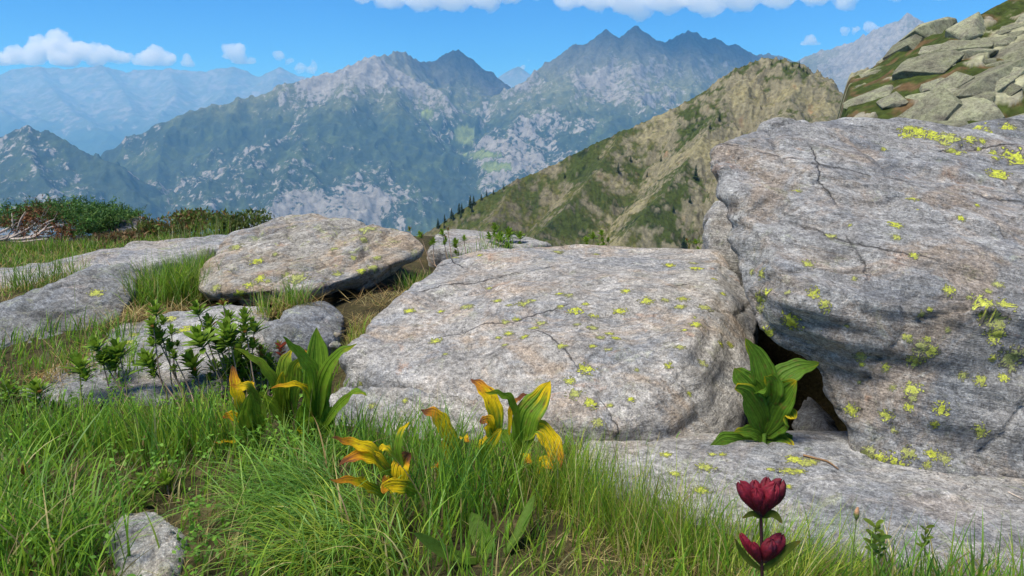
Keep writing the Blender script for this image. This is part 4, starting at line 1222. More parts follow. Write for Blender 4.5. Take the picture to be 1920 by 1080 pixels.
G_ = np.array([0.15, 0.27, 0.018]); G2_ = np.array([0.055, 0.135, 0.022]); Y_ = np.array([0.88, 0.62, 0.012]); O_ = np.array([0.74, 0.32, 0.02]); B_ = np.array([0.26, 0.095, 0.045])
def leaf_cols(uv, age, seed, green=G_):
    """green base turning yellow then brown towards tip and edges as the leaf ages"""
    u, v = uv[:, 0], uv[:, 1]
    st = noise(np.column_stack([u * 7 + seed, v * 1.2 + seed * 0.3]), 900) * 0.45 + noise(np.column_stack([u * 19 + seed, v * 2.2]), 901) * 0.25
    a = age * 1.75 + (v - 0.75) * (0.75 + 0.9 * min(1, age * 1.6)) + st * (0.8 if age < 0.4 else 0.5) - 0.40 + (0.30 if age > 0.4 else 0.0)
    c = np.tile(green, (len(u), 1)) * (1 + 0.18 * st)[:, None]
    c = c * (1 + 0.10 * np.cos((u - 0.5) * 2 * math.pi * 5))[:, None]
    c = lerp_c(c, Y_, sstep(0.0, 0.45, a))
    c = lerp_c(c, O_, sstep(0.65, 0.95, a))
    c = lerp_c(c, B_, sstep(1.0, 1.3, a + 0.1 * st))
    sp = noise(np.column_stack([u * 9 + seed * 2, v * 14 + seed]), 905)
    c = lerp_c(c, B_ * 0.8, sstep(0.42, 0.52, sp) * (0.25 + 0.6 * min(1, age * 2)))
    return np.clip(c, 0.003, 0.9)

_lseed = [0]
def veratrum(label, conv, base, Y0, leaves, cat='plant', green=G_, group=None, stem_low=None):
    """leaves: (zoom points, half width in zoom px, age, tip depth offset, roll, fold)"""
    ox, oy, sc = conv
    b = at(ox + base[0] / sc, oy + base[1] / sc, Y0)
    gz = float(ground_z(b[0], b[1])[0]) if stem_low is None else stem_low
    org = np.array([b[0], b[1], min(gz, b[2])])
    root = empty('false_hellebore', org, label, cat, group)
    S = Soup()
    V, Q = tube([org - np.array([0, 0, 0.02]), (org + b) / 2, b + np.array([0, 0, 0.02])], [0.010, 0.009, 0.007], 7, 8)
    S.add(V, Q, col=green * 0.9 + np.array([0.03, 0.04, 0.01]))
    first = b + np.array([0, 0, 0.02])
    link('stem', S.mesh('stem', M_wood, True, org), root)
    for (pts, hw, age, dy, roll, fold) in leaves:
        _lseed[0] += 1
        k = _lseed[0]
        n = len(pts)
        P = []
        for i, (x, y) in enumerate(pts):
            f = i / (n - 1)
            P.append(at(ox + x / sc, oy + y / sc, Y0 + dy * f ** 1.4 + (0.012 if i == 0 else 0)))
        P[0] = P[0] * 0.8 + first * 0.2
        hwm = hw / sc * (Y0 + 0.1) / F * 1.14
        vd = np.mean(P, axis=0) - CAM; vd /= np.linalg.norm(vd)
        nh = -vd + np.array([0, 0, 0.45])
        V, Q, uv = leaf_grid(P, hwm, nh, fold, 0.035, 5, 21, 27, (0.55, 0.8), roll)
        V = V + (0.003 * np.sin(uv[:, 1] * 23 + k) * (np.abs(uv[:, 0] - 0.5) * 2) ** 2)[:, None] * np.array([0.3, 0.5, 0.8])
        V = V + 0.004 * np.column_stack([fbm(V / 0.05, 2, 70 + k), fbm(V / 0.05, 2, 80 + k), fbm(V / 0.05, 2, 90 + k)])
        me = mesh_np('leaf', V - org, Q, leaf_cols(uv, age, k * 1.7, green), uv, True, M_leaf)
        link('leaf', me, root)
    return root

Z5 = (400, 610, 4.697); Z6 = (620, 700, 4.364); Z2 = (1320, 620, 4.154)
veratrum('tall fresh green false hellebore with upright leaves beside the wide slab', Z5, (912, 985), 2.24, [
    ([(905, 960), (900, 720), (908, 440)], 115, 0.02, 0.03, 0, 0.35),
    ([(912, 760), (915, 430), (912, 18)], 112, 0.10, 0.05, 0, 0.30),
    ([(930, 800), (980, 500), (1100, 280), (1265, 165)], 66, 0.12, -0.02, 0.5, 0.5),
    ([(900, 760), (870, 450), (760, 270), (608, 103)], 62, 0.10, -0.04, -0.4, 0.45),
    ([(955, 965), (1050, 790), (1190, 645), (1265, 590), (1352, 625)], 52, 0.18, -0.08, 0.5, 0.3),
    ([(890, 850), (830, 585), (700, 522), (503, 555)], 34, 0.46, -0.09, -0.3, 0.4),
    ([(890, 985), (800, 860), (770, 700)], 80, 0.02, -0.05, 0, 0.3),
    ([(930, 985), (1010, 880), (1040, 700)], 60, 0.03, 0.04, 0.3, 0.3),
    ([(860, 1050), (800, 960), (740, 925)], 50, 0.36, -0.12, 0, 0.3)], green=G_)
veratrum('yellow green false hellebore between two taller ones by the alpenrose', Z5, (645, 930), 2.34, [
    ([(640, 900), (625, 560), (640, 330), (690, 215)], 66, 0.22, 0.04, 0.3, 0.4),
    ([(660, 900), (690, 560), (715, 380), (782, 288)], 66, 0.24, 0.0, -0.3, 0.4),
    ([(620, 800), (520, 500), (390, 330), (188, 200)], 50, 0.12, -0.03, -0.5, 0.45),
    ([(640, 880), (600, 600), (615, 400)], 56, 0.24, -0.04, 0.2, 0.3),
    ([(690, 930), (580, 790), (460, 660), (385, 595)], 58, 0.06, -0.10, -0.3, 0.35),
    ([(780, 300), (800, 260), (835, 220)], 22, 0.62, 0.06, 0, 0.3)], green=np.array([0.19, 0.29, 0.02]))
veratrum('false hellebore with broad drooping leaf and yellow tips, leftmost of the row', Z5, (375, 1010), 2.2, [
    ([(365, 985), (325, 790), (330, 590)], 96, 0.04, -0.04, 0, 0.45),
    ([(400, 985), (415, 800), (395, 610)], 60, 0.02, 0.03, 0.3, 0.35),
    ([(395, 585), (310, 548), (230, 548), (148, 530)], 40, 0.50, -0.03, -0.2, 0.35),
    ([(240, 760), (205, 560), (163, 348)], 48, 0.62, 0.04, 0.1, 0.35),
    ([(300, 850), (180, 815), (78, 805)], 52, 0.56, -0.06, -0.3, 0.3),
    ([(330, 640), (335, 560), (345, 488)], 24, 0.42, 0.05, 0, 0.3),
    ([(330, 1000), (200, 1020), (0, 1030)], 18, 0.42, -0.1, -0.3, 0.2),
    ([(420, 1060), (300, 1090), (210, 1180)], 34, 0.22, -0.14, 0.3, 0.2)], green=np.array([0.12, 0.21, 0.016]))
veratrum('withering false hellebore with yellow and rusty brown leaves low in the grass', Z6, (560, 1080), 1.74, [
    ([(520, 840), (350, 640), (160, 570), (8, 528)], 44, 0.60, -0.05, -0.3, 0.35),
    ([(530, 820), (370, 705), (210, 680), (68, 748)], 55, 0.66, -0.07, -0.2, 0.3),
    ([(570, 960), (565, 800), (600, 710), (662, 648)], 72, 0.74, 0.03, 0.2, 0.3),
    ([(720, 985), (600, 925), (460, 935), (425, 985)], 56, 0.50, -0.08, 0.2, 0.25),
    ([(450, 1030), (310, 930), (190, 880), (-20, 872)], 46, 0.58, -0.10, -0.2, 0.3),
    ([(590, 800), (560, 610), (580, 480), (642, 398)], 36, 0.40, 0.05, 0.6, 0.4),
    ([(540, 640), (450, 608), (365, 638)], 26, 0.46, 0.04, 0.0, 0.3),
    ([(560, 950), (470, 890), (420, 850)], 40, 0.62, 0.02, 0.1, 0.3)])
veratrum('yellow streaked false hellebore with one upright and one drooping orange leaf', Z6, (1552, 800), 1.96, [
    ([(1560, 640), (1610, 370), (1710, 220), (1800, 55)], 104, 0.36, 0.03, 0.15, 0.3),
    ([(1570, 500), (1690, 452), (1800, 560), (1850, 680), (1872, 795)], 70, 0.60, -0.06, 0.1, 0.25),
    ([(1550, 620), (1500, 260), (1400, 165), (1255, 155)], 26, 0.16, -0.03, 0.3, 0.3),
    ([(1440, 440), (1480, 280), (1560, 190), (1660, 168)], 20, 0.95, 0.05, 0.2, 0.4),
    ([(1600, 800), (1690, 770), (1760, 730), (1820, 800)], 62, 0.46, -0.07, 0.0, 0.15),
    ([(1550, 790), (1590, 690), (1645, 740)], 38, 0.55, -0.04, 0.0, 0.2),
    ([(1545, 760), (1490, 580), (1390, 460)], 62, 0.10, 0.03, -0.2, 0.3)])
veratrum('shrivelled false hellebore with orange and brown leaves among tall grass', Z6, (1240, 840), 1.98, [
    ([(1390, 480), (1335, 290), (1250, 140), (1145, 40)], 62, 0.62, 0.04, -0.2, 0.35),
    ([(1330, 470), (1290, 390), (1215, 400)], 45, 0.70, -0.03, 0.0, 0.3),
    ([(1020, 680), (930, 450), (850, 340), (735, 303)], 62, 0.66, -0.02, -0.2, 0.35),
    ([(1050, 470), (1090, 520), (1135, 565)], 30, 0.52, -0.05, 0.0, 0.3),
    ([(840, 870), (860, 770), (922, 712)], 34, 0.72, -0.12, 0.2, 0.3),
    ([(1230, 800), (1300, 620), (1400, 440)], 60, 0.34, 0.0, 0.0, 0.3),
    ([(1210, 700), (1250, 600), (1330, 480)], 50, 0.44, 0.04, 0.0, 0.3),
    ([(1010, 760), (950, 620), (880, 580)], 46, 0.5, -0.03, 0.0, 0.3)])
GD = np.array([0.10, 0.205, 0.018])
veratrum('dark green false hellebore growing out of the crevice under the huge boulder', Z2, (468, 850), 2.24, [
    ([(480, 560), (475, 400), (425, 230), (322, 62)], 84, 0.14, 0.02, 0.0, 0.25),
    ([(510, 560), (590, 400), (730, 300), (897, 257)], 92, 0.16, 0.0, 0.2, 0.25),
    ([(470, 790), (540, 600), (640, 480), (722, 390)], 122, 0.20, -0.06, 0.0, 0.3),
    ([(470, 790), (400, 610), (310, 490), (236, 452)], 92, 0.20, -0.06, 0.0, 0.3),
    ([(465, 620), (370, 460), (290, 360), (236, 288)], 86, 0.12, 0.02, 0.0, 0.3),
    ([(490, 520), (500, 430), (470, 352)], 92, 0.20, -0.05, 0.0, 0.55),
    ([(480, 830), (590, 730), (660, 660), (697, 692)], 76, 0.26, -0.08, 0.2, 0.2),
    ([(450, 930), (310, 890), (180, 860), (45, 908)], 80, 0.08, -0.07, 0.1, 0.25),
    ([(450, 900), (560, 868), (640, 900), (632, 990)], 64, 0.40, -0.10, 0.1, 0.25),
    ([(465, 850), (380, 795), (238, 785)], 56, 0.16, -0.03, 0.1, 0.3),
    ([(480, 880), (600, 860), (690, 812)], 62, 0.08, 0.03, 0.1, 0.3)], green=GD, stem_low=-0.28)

# ---- broad leaf rosette in the foreground grass
def broad_plant():
    org = at(925, 1085, 1.62); org[2] = float(ground_z(org[0], org[1])[0])
    root = empty('plantain_plant', org, 'plant with long dark green strap leaves low in the foreground grass', 'plant')
    for k, (pts, hw, dy, roll) in enumerate((([(920, 1085), (908, 1020), (884, 960)], 19, 0.05, 0.1), ([(950, 1075), (975, 1000), (1003, 926)], 19, 0.06, 0.9), ([(890, 1075), (840, 1040), (775, 1000)], 17, -0.04, -0.4))):
        P = [at(x, y, 1.60 + dy * i) for i, (x, y) in enumerate(pts)]
        P[0] = P[0] * 0.4 + org * 0.6
        V, Q, uv = leaf_grid(P, hw * 1.85 / F, [0, -0.6, 0.8], 0.22, 0.02, 3, 15, 9, (0.7, 0.6), roll)
        me = mesh_np('leaf', V - org, Q, np.tile([0.12, 0.22, 0.03], (len(V), 1)), uv, True, M_leaf)
        link('leaf', me, root)
broad_plant()

# ---- purple gentian
def gentian():
    ZB = (1340, 870, 5.144); Y0 = 1.15
    A = lambda x, y, dy=0.0: at(ZB[0] + x / ZB[2], ZB[1] + y / ZB[2], Y0 + dy)
    foot = A(462, 2270); foot[2] = float(ground_z(foot[0], foot[1])[0])
    root = empty('gentian', foot, 'dark crimson purple gentian with two tiers of closed flowers in front of the slab', 'flower')
    S = Soup()
    V, Q = tube([foot - np.array([0, 0, 0.01]), A(460, 1500), A(455, 950), A(447, 520), A(440, 470)], [0.0028, 0.0028, 0.0028, 0.0025, 0.0022], 8, 26)
    S.add(V, Q, col=(0.045, 0.018, 0.018))
    link('stem', S.mesh('stem', M_wood, True, foot), root)
    px = (Y0 + 0.1) / F / ZB[2]
    fl = [((425, 478), (262, 190), 78, -0.006), ((432, 476), (372, 165), 72, 0.012), ((440, 476), (492, 140), 58, 0.016), ((452, 482), (565, 205), 80, -0.010), ((462, 488), (650, 170), 80, 0.004),
          ((468, 505), (482, 335), 48, -0.020), ((432, 476), (418, 240), 72, -0.016), ((452, 480), (610, 260), 60, -0.014),
          ((436, 965), (262, 680), 48, 0.0), ((446, 960), (372, 760), 58, -0.012), ((474, 950), (535, 735), 74, -0.008), ((484, 945), (645, 680), 78, 0.006)]
    for k, (a, b, r, dy) in enumerate(fl):
        b = (b[0] + RNG.uniform(-14, 14), b[1] + RNG.uniform(-16, 16)); r = r * RNG.uniform(0.78, 1.12)
        P0 = A(*a); P1 = A(*b, dy)
        ax = P1 - P0; L = np.linalg.norm(ax); ax /= L
        e1 = np.cross(ax, [0.2, 0.9, 0.3]); e1 /= np.linalg.norm(e1); e2 = np.cross(ax, e1)
        nt, ns = 17, 30
        t = np.linspace(0, 1, nt)
        prof = np.interp(t, [0, .12, .3, .5, .68, .84, .94, 1.0], [.22, .36, .66, .92, 1.0, .90, .62, .16])
        th = np.linspace(0, 2 * math.pi, ns, endpoint=False)
        ph = RNG.uniform(0, 6)
        lobe = 0.06 + 0.16 * t
        rr = 0.98 * r * px * prof[:, None] * (1 + lobe[:, None] * np.abs(np.cos(2.5 * th + ph))[None] - lobe[:, None] * 0.6 + 0.05 * np.sin(11 * th + 5 * t[:, None] + ph) + 0.05 * np.sin(3 * th + 4 * t[:, None] + 2 * ph))
        along = L * (t[:, None] + 0.07 * (t[:, None] ** 6) * np.cos(5 * th + 2 * ph)[None])
        V = P0 + along[..., None] * ax + rr[..., None] * (np.cos(th)[None, :, None] * e1 + np.sin(th)[None, :, None] * e2)
        V = V.reshape(-1, 3)
        n1 = fbm(V / 0.006, 3, 640 + k); rgf = RNG.uniform(0.6, 1.3)
        tt = np.repeat(t, ns)
        c = np.tile([0.135, 0.008, 0.018], (len(V), 1)) * (1 + 0.9 * n1)[:, None] * rgf
        c = lerp_c(c, (0.055, 0.006, 0.018), sstep(0.1, 0.5, fbm(V / 0.012, 2, 660 + k)))
        c = lerp_c(c, (0.10, 0.05, 0.03), 1 - sstep(0.05, 0.28, tt))
        me = mesh_np('flower', V - foot, grid_faces(nt, ns).reshape(-1, 4), np.clip(c, 0.002, 1), None, True, M_petal) if False else None
        q = np.arange(nt * ns).reshape(nt, ns); q2 = np.roll(q, -1, axis=1)
        Q = np.stack([q[:-1], q2[:-1], q2[1:], q[1:]], -1).reshape(-1, 4)
        me = mesh_np('flower', V - foot, Q, np.clip(c, 0.002, 1), None, True, M_petal)
        link('flower', me, root)
    for (pts, hw, dy) in (([(442, 515), (360, 482), (262, 525)], 26, -0.01), ([(448, 512), (540, 482), (600, 512), (652, 575)], 36, -0.02),
                          ([(452, 1022), (330, 935), (240, 820), (195, 715)], 30, 0.0), ([(466, 1022), (600, 905), (720, 805), (835, 738)], 40, -0.005)):
        n = len(pts)
        P = [A(x, y, dy * i / (n - 1)) for i, (x, y) in enumerate(pts)]
        V, Q, uv = leaf_grid(P, hw * px * 1.1, [0, -0.7, 0.7], 0.35, 0.02, 3, 13, 7, (0.5, 0.75))
        c = lerp_c(np.tile([0.11, 0.155, 0.022], (len(V), 1)), (0.26, 0.15, 0.03), sstep(0.75, 1.0, uv[:, 1]) * 0.6)
        link('leaf', mesh_np('leaf', V - foot, Q, c, uv, True, M_leaf), root)
gentian()

# ---- alpenrose shrubs
def rosette_mesh(n, L, brown, seed, hw=0.15):
    rg = np.random.default_rng(seed)
    S = Soup()
    for i in range(n):
        a = i * 2.39996 + rg.uniform(-.2, .2)
        f = i / n
        el = math.radians(80 - 74 * f + rg.uniform(-10, 10))
        l = L * (0.75 + 0.45 * f) * rg.uniform(0.8, 1.15)
        d = np.array([math.cos(a) * math.cos(el), math.sin(a) * math.cos(el), math.sin(el)])
        b = np.array([0, 0, 0.25 * L - 0.55 * L * f])
        P = [b, b + d * l * 0.5 + np.array([0, 0, 0.04 * l]), b + d * l]
        V, Q, uv = leaf_grid(P, l * hw, [0, 0, 1] if el < 1.0 else [-d[0], -d[1], 0.6], 0.3, 0, 1, 6, 3, (0.6, 0.35))
        c = np.array([0.135, 0.235, 0.025]) * rg.uniform(0.65, 1.45) + np.array([0.035, 0.03, 0.0]) * (1 - f)
        if rg.uniform() < brown: c = np.array([0.20, 0.10, 0.03]) * rg.uniform(0.6, 1.4)
        S.add(V, Q, None, c, uv)
    return S.mesh('leaf_rosette', M_small)

ROS = [rosette_mesh(30, 0.040, 0.03, 300 + i) for i in range(4)]
ROSB = rosette_mesh(16, 0.032, 0.75, 333)
def alpenrose(label, base, Y0, tips, conv=(160, 540, 5.4), scale=1.0):
    ox, oy, sc = conv
    b = at(ox + base[0] / sc, oy + base[1] / sc, Y0)
    gz = float(ground_z(b[0], b[1])[0])
    org = np.array([b[0], b[1], gz])
    root = empty('alpenrose_shrub', org, label, 'shrub')
    for i, (x, y, s, br) in enumerate(tips):
        S = Soup()
        Y = Y0 + 0.05 + 0.20 * random.random()
        P = at(ox + x / sc, oy + y / sc, Y)
        mid = org * 0.45 + P * 0.55 + np.array([random.uniform(-.03, .03), random.uniform(-.02, .02), -0.035])
        dirv = P - mid; dirv /= np.linalg.norm(dirv)
        sx = org[0] + (P[0] - org[0]) * 0.7 + random.uniform(0.0, 0.09); sy = org[1] + (P[1] - org[1]) * 0.4
        st0 = np.array([sx, sy, max(float(ground_z(sx, sy)[0]), org[2] - 0.1) - 0.02])
        mid = st0 * 0.45 + P * 0.55 + np.array([random.uniform(0, .03), random.uniform(-.02, .02), -0.03])
        dirv = P - mid; dirv /= np.linalg.norm(dirv)
        V, Q = tube([st0, st0 * 0.75 + P * 0.25 + np.array([random.uniform(0, .04), 0, -0.01]), mid, P], [0.0034, 0.003, 0.0025, 0.002], 6, 14)
        S.add(V, Q, col=np.array([0.26, 0.19, 0.135]) * random.uniform(0.7, 1.3))
        bo = link('branch', S.mesh('branch', M_wood, True, org), root)
        z = (Vector(dirv) + Vector((random.uniform(-.3, .3), random.uniform(-.4, .1), 0.6))).normalized()
        spots = [(P - org, s * 1.3)]
        for f_ in ((0.62, 0.8) if s >= 0.9 else (0.7,)):
            if random.random() < 0.6:
                spots.append(((mid - org) * (1 - f_) + (P - org) * f_ + np.array([random.uniform(-.025, .025), -0.01, random.uniform(-.01, .015)]), s * random.uniform(0.7, 1.0)))
        for q_, (pos, ss) in enumerate(spots):
            o = link('leaf_rosette', ROSB if br else ROS[(i + q_) % 4], bo, pos)
            o.rotation_mode = 'QUATERNION'
            o.rotation_quaternion = z.to_track_quat('Z', 'Y') @ Matrix.Rotation(random.uniform(0, 6), 3, 'Z').to_quaternion()
            o.scale = (ss * scale * random.uniform(.85, 1.15), ss * scale * random.uniform(.85, 1.15), ss * scale)
alpenrose('sprawling alpenrose shrub on the left of the low pale slab', (480, 905), 2.5, [(345, 670, 1.15, 0), (245, 700, 0.9, 0), (120, 610, 0.9, 0), (180, 760, .7, 0)])
alpenrose('leggy alpenrose shrub with rosettes in front of the low pale slab', (930, 890), 2.52, [(712, 255, 0.95, 0), (690, 390, 0.8, 0), (872, 455, 0.7, 0), (750, 545, 1.1, 0), (850, 625, 0.8, 0), (650, 770, 1.15, 0), (700, 830, .7, 0), (900, 700, .6, 0)])
alpenrose('dense alpenrose shrub left of the yellow tipped hellebores', (1330, 930), 2.55, [(1140, 255, 0.95, 0), (1262, 388, 0.95, 0), (1172, 560, 1.35, 0), (1090, 785, 1.25, 0), (1400, 175, 0.7, 1), (1450, 330, 0.9, 0), (1455, 490, 1.3, 0), (1612, 330, 0.95, 0), (1710, 430, 1.0, 0),
          (1720, 580, 0.9, 1), (1560, 640, 1.1, 0), (1430, 830, 1.1, 0), (1650, 760, 1.1, 0), (1380, 640, 1.0, 0), (1520, 780, 1.1, 0), (1800, 700, 1.0, 0), (1600, 900, 1.0, 0), (1740, 880, 1.0, 0), (1300, 820, .8, 0), (1960, 600, 0.7, 1), (1860, 780, 0.9, 0)])
alpenrose('low alpenrose sprigs at the left edge below the dark boulder', (90, 800), 2.35, [(15, 738, 1.0, 0), (72, 736, 1.0, 0), (150, 692, 1.25, 0), (-40, 720, 1.0, 0), (110, 770, .8, 0), (40, 775, .8, 0)], (0, 0, 1.0))
alpenrose('small browned alpenrose twig at the left in the grass', (48, 985), 1.75, [(46, 893, 0.9, 1), (60, 930, 0.7, 1), (40, 925, .6, 0)], (0, 0, 1.0))
alpenrose('small yellowish alpenrose sprout in the middle of the left grass', (285, 960), 1.85, [(268, 915, 0.8, 0), (312, 905, 0.8, 0), (270, 945, 0.6, 1), (330, 935, .5, 1)], (0, 0, 1.0))
alpenrose('dark green leafy sprig poking up behind the wide slab', (945, 470), 4.75, [(930, 432, 1.7, 0), (955, 440, 1.7, 0), (940, 450, 1.8, 0), (975, 446, 1.4, 0), (918, 446, 1.3, 0)], (0, 0, 1.0), 0.62)
alpenrose('reddish twiggy shrub between the ochre boulder and the wide slab', (815, 470), 4.4, [(768, 432, 1.3, 1), (790, 444, 1.4, 0), (830, 440, 1.3, 0), (855, 458, 1.4, 0), (812, 455, 1.2, 0), (840, 432, 1.0, 1), (870, 450, 1.1, 0)], (0, 0, 1.0), 0.55)
alpenrose('light green sprig behind the wide slab before the brown spur', (1118, 475), 4.8, [(1112, 446, 1.4, 0), (1128, 440, 1.3, 0), (1100, 452, 1.2, 0), (1140, 452, 1.0, 0)], (0, 0, 1.0), 0.55)
alpenrose('sparse twig behind the right end of the wide slab', (1290, 480), 4.6, [(1288, 452, 1.0, 1), (1305, 456, 1.2, 0), (1325, 450, 1.2, 0)], (0, 0, 1.0), 0.5)

# ---- dwarf shrubs on the far edge of the meadow
def leafy_mass(rg, cen, rad, n, size, cols):
    """leaf quads spread through an uneven mass"""
    d = rg.normal(size=(n, 3)); d /= np.linalg.norm(d, axis=1, keepdims=True)
    r = rg.uniform(0.25, 1.0, n) ** 0.5
    bump_ = 1 + 0.55 * fbm(d * 2.2 + cen * 3, 3, 19)
    P = cen + d * (r * bump_)[:, None] * rad
    a = rg.normal(size=(n, 3)); a[:, 2] = np.abs(a[:, 2]) + 0.3; a /= np.linalg.norm(a, axis=1, keepdims=True)
    s = np.cross(a, rg.normal(size=(n, 3))); s /= np.linalg.norm(s, axis=1, keepdims=True)
    L = size * rg.uniform(0.7, 1.4, n)[:, None]
    V = np.stack([P, P + a * L * 0.5 + s * L * 0.24, P + a * L, P + a * L * 0.5 - s * L * 0.24], 1).reshape(-1, 3)
    Q = np.arange(n * 4).reshape(n, 4)
    k = rg.integers(0, len(cols), n)
    C = np.array(cols)[k] * rg.uniform(0.65, 1.4, n)[:, None]
    return V, Q, np.repeat(C, 4, axis=0)

def dwarf_shrub(label, px, py, Y, w, h, n, seed, cols, size=0.03):
    rg = np.random.default_rng(seed)
    top = at(px, py, Y)
    org = np.array([top[0], top[1], top[2] - h])
    root = empty('dwarf_shrub', org, label, 'shrub')
    S = Soup(); B = Soup()
    for k in range(9):
        c = org + np.array([rg.uniform(-w, w) * 0.8, rg.uniform(-.15, .15), h * rg.uniform(0.25, 0.85)])
        V, Q, C = leafy_mass(rg, c, np.array([w * 0.42, 0.16, h * 0.34]), n // 9, size, cols)
        S.add(V, Q, None, C)
        V, Q = tube([org + np.array([rg.uniform(-.4, .4) * w, 0, -0.05]), (org + c) / 2, c + np.array([0, 0, h * 0.3])], [0.006, 0.005, 0.002], 5, 8)
        B.add(V, Q, col=(0.12, 0.075, 0.05))
    link('foliage', S.mesh('foliage', M_small, False, org), root)
    link('branches', B.mesh('branches', M_wood, True, org), root)
DG = [(0.07, 0.12, 0.02), (0.09, 0.14, 0.03), (0.13, 0.15, 0.035), (0.15, 0.09, 0.035)]
dwarf_shrub('dark leafy dwarf shrub just right of the pale rock by the juniper', 298, 412, 5.9, 0.17, 0.20, 1300, 1, DG)
dwarf_shrub('brown tipped dwarf shrub at the middle of the far hedge of shrubs', 338, 404, 6.0, 0.18, 0.24, 1300, 2, DG + [(0.2, 0.10, 0.04)])
dwarf_shrub('green dwarf shrub behind the grass tuft left of the ochre boulder', 388, 403, 6.0, 0.19, 0.22, 1300, 3, DG)
dwarf_shrub('low bushy dwarf shrub touching the top left of the ochre boulder', 448, 402, 6.0, 0.22, 0.20, 1500, 4, [(0.06, 0.10, 0.02), (0.08, 0.12, 0.03), (0.10, 0.12, 0.03)])
dwarf_shrub('low brownish ground shrub below the juniper branches', 225, 440, 5.4, 0.16, 0.08, 700, 5, [(0.14, 0.08, 0.035), (0.09, 0.09, 0.03), (0.17, 0.11, 0.05)])

# ---- juniper with dead branches
def juniper():
    rg = np.random.default_rng(77)
    base = at(20, 462, 5.7)
    root = empty('juniper_shrub', base, 'spreading juniper with green top, rusty needles and bare grey branches', 'shrub')
    def needles(spots, cols, name, n_each):
        S = Soup()
        for (px, py, Y, rx, ry) in spots:
            c = at(px, py, Y); k = Y / F
            for _ in range(n_each):
                a = rg.uniform(0, 2 * math.pi); q = rg.uniform(0, 1) ** 0.5
                o = c + np.array([math.cos(a) * q * rx * k, rg.uniform(-0.22, 0.22), math.sin(a) * q * ry * k])
                d = np.array([rg.normal(0.5, 0.8), rg.normal(-0.1, 0.6), rg.normal(0.45, 0.45)]); d /= np.linalg.norm(d)
                L = rg.uniform(0.05, 0.11)
                m = 13
                tt = rg.uniform(0, 1, m)
                P = o + d * (tt * L)[:, None]
                s = rg.normal(size=(m, 3)); s /= np.linalg.norm(s, axis=1, keepdims=True)
                nd = d * 0.7 + s; nd /= np.linalg.norm(nd, axis=1, keepdims=True)
                sd = np.cross(nd, rg.normal(size=(m, 3))); sd /= np.linalg.norm(sd, axis=1, keepdims=True)
                l = rg.uniform(0.016, 0.030, m)[:, None]
                V = np.stack([P - sd * 0.0034, P + sd * 0.0034, P + nd * l], 1).reshape(-1, 3)
                col = np.array(cols[rg.integers(len(cols))]) * rg.uniform(0.65, 1.4)
                S.add(V, None, np.arange(m * 3).reshape(m, 3), col)
        link(name, S.mesh(name, M_needle, False, base), root)
    needles([(20, 412, 5.8, 30, 16), (60, 398, 5.9, 38, 13), (100, 395, 6.0, 34, 13), (140, 395, 6.0, 40, 14), (180, 398, 6.0, 38, 14), (206, 408, 5.95, 30, 12), (150, 412, 5.8, 40, 16), (185, 418, 5.75, 26, 12), (110, 406, 5.8, 34, 14), (-30, 408, 5.8, 40, 18), (170, 432, 5.7, 18, 8), (226, 408, 5.95, 16, 6)],
            [(0.05, 0.13, 0.022), (0.075, 0.165, 0.03), (0.10, 0.17, 0.035), (0.06, 0.13, 0.035)], 'foliage', 150)
    needles([(60, 412, 5.7, 36, 14), (90, 424, 5.65, 34, 14), (115, 434, 5.6, 28, 12), (135, 440, 5.6, 18, 8), (70, 400, 5.75, 28, 10), (35, 425, 5.7, 26, 12)],
            [(0.16, 0.07, 0.03), (0.20, 0.085, 0.032), (0.11, 0.055, 0.028), (0.07, 0.075, 0.025)], 'rusty_foliage', 70)
    B = Soup()
    src = at(-30, 462, 5.5)
    ends = [((30, 440), (48, 396), 5.6), ((40, 442), (86, 402), 5.6), ((50, 446), (104, 410), 5.55), ((60, 448), (120, 420), 5.5), ((70, 452), (118, 444), 5.45), ((60, 458), (100, 460), 5.4), ((30, 462), (48, 470), 5.35), ((20, 430), (22, 400), 5.6),
            ((45, 438), (70, 405), 5.65), ((60, 440), (92, 418), 5.5), ((20, 452), (60, 440), 5.5), ((35, 455), (88, 452), 5.42), ((10, 445), (30, 418), 5.5), ((55, 432), (66, 412), 5.6)]
    for i, (m, e, Y) in enumerate(ends):
        M_ = at(*m, Y - 0.03) + rg.normal(0, 0.01, 3); E_ = at(*e, Y)
        V, Q = tube([src + rg.normal(0, 0.02, 3), (src + M_) / 2 + rg.normal(0, 0.012, 3), M_, (M_ + E_) / 2 + rg.normal(0, 0.012, 3), E_], [0.013, 0.011, 0.008, 0.006, 0.002], 6, 20)
        B.add(V, Q, col=np.array([0.36, 0.31, 0.27]) * rg.uniform(0.75, 1.2))
        for _ in range(2):
            f = rg.uniform(0.4, 1)
            p = M_ * (1 - f) + E_ * f
            V, Q = tube([p, p + np.array([rg.uniform(0, .06), rg.uniform(-.03, .03), rg.uniform(-.02, .07)])], [0.004, 0.001], 5, 5)
            B.add(V, Q, col=np.array([0.25, 0.20, 0.17]))
    link('dead_branches', B.mesh('dead_branches', M_wood, True, base), root)
juniper()
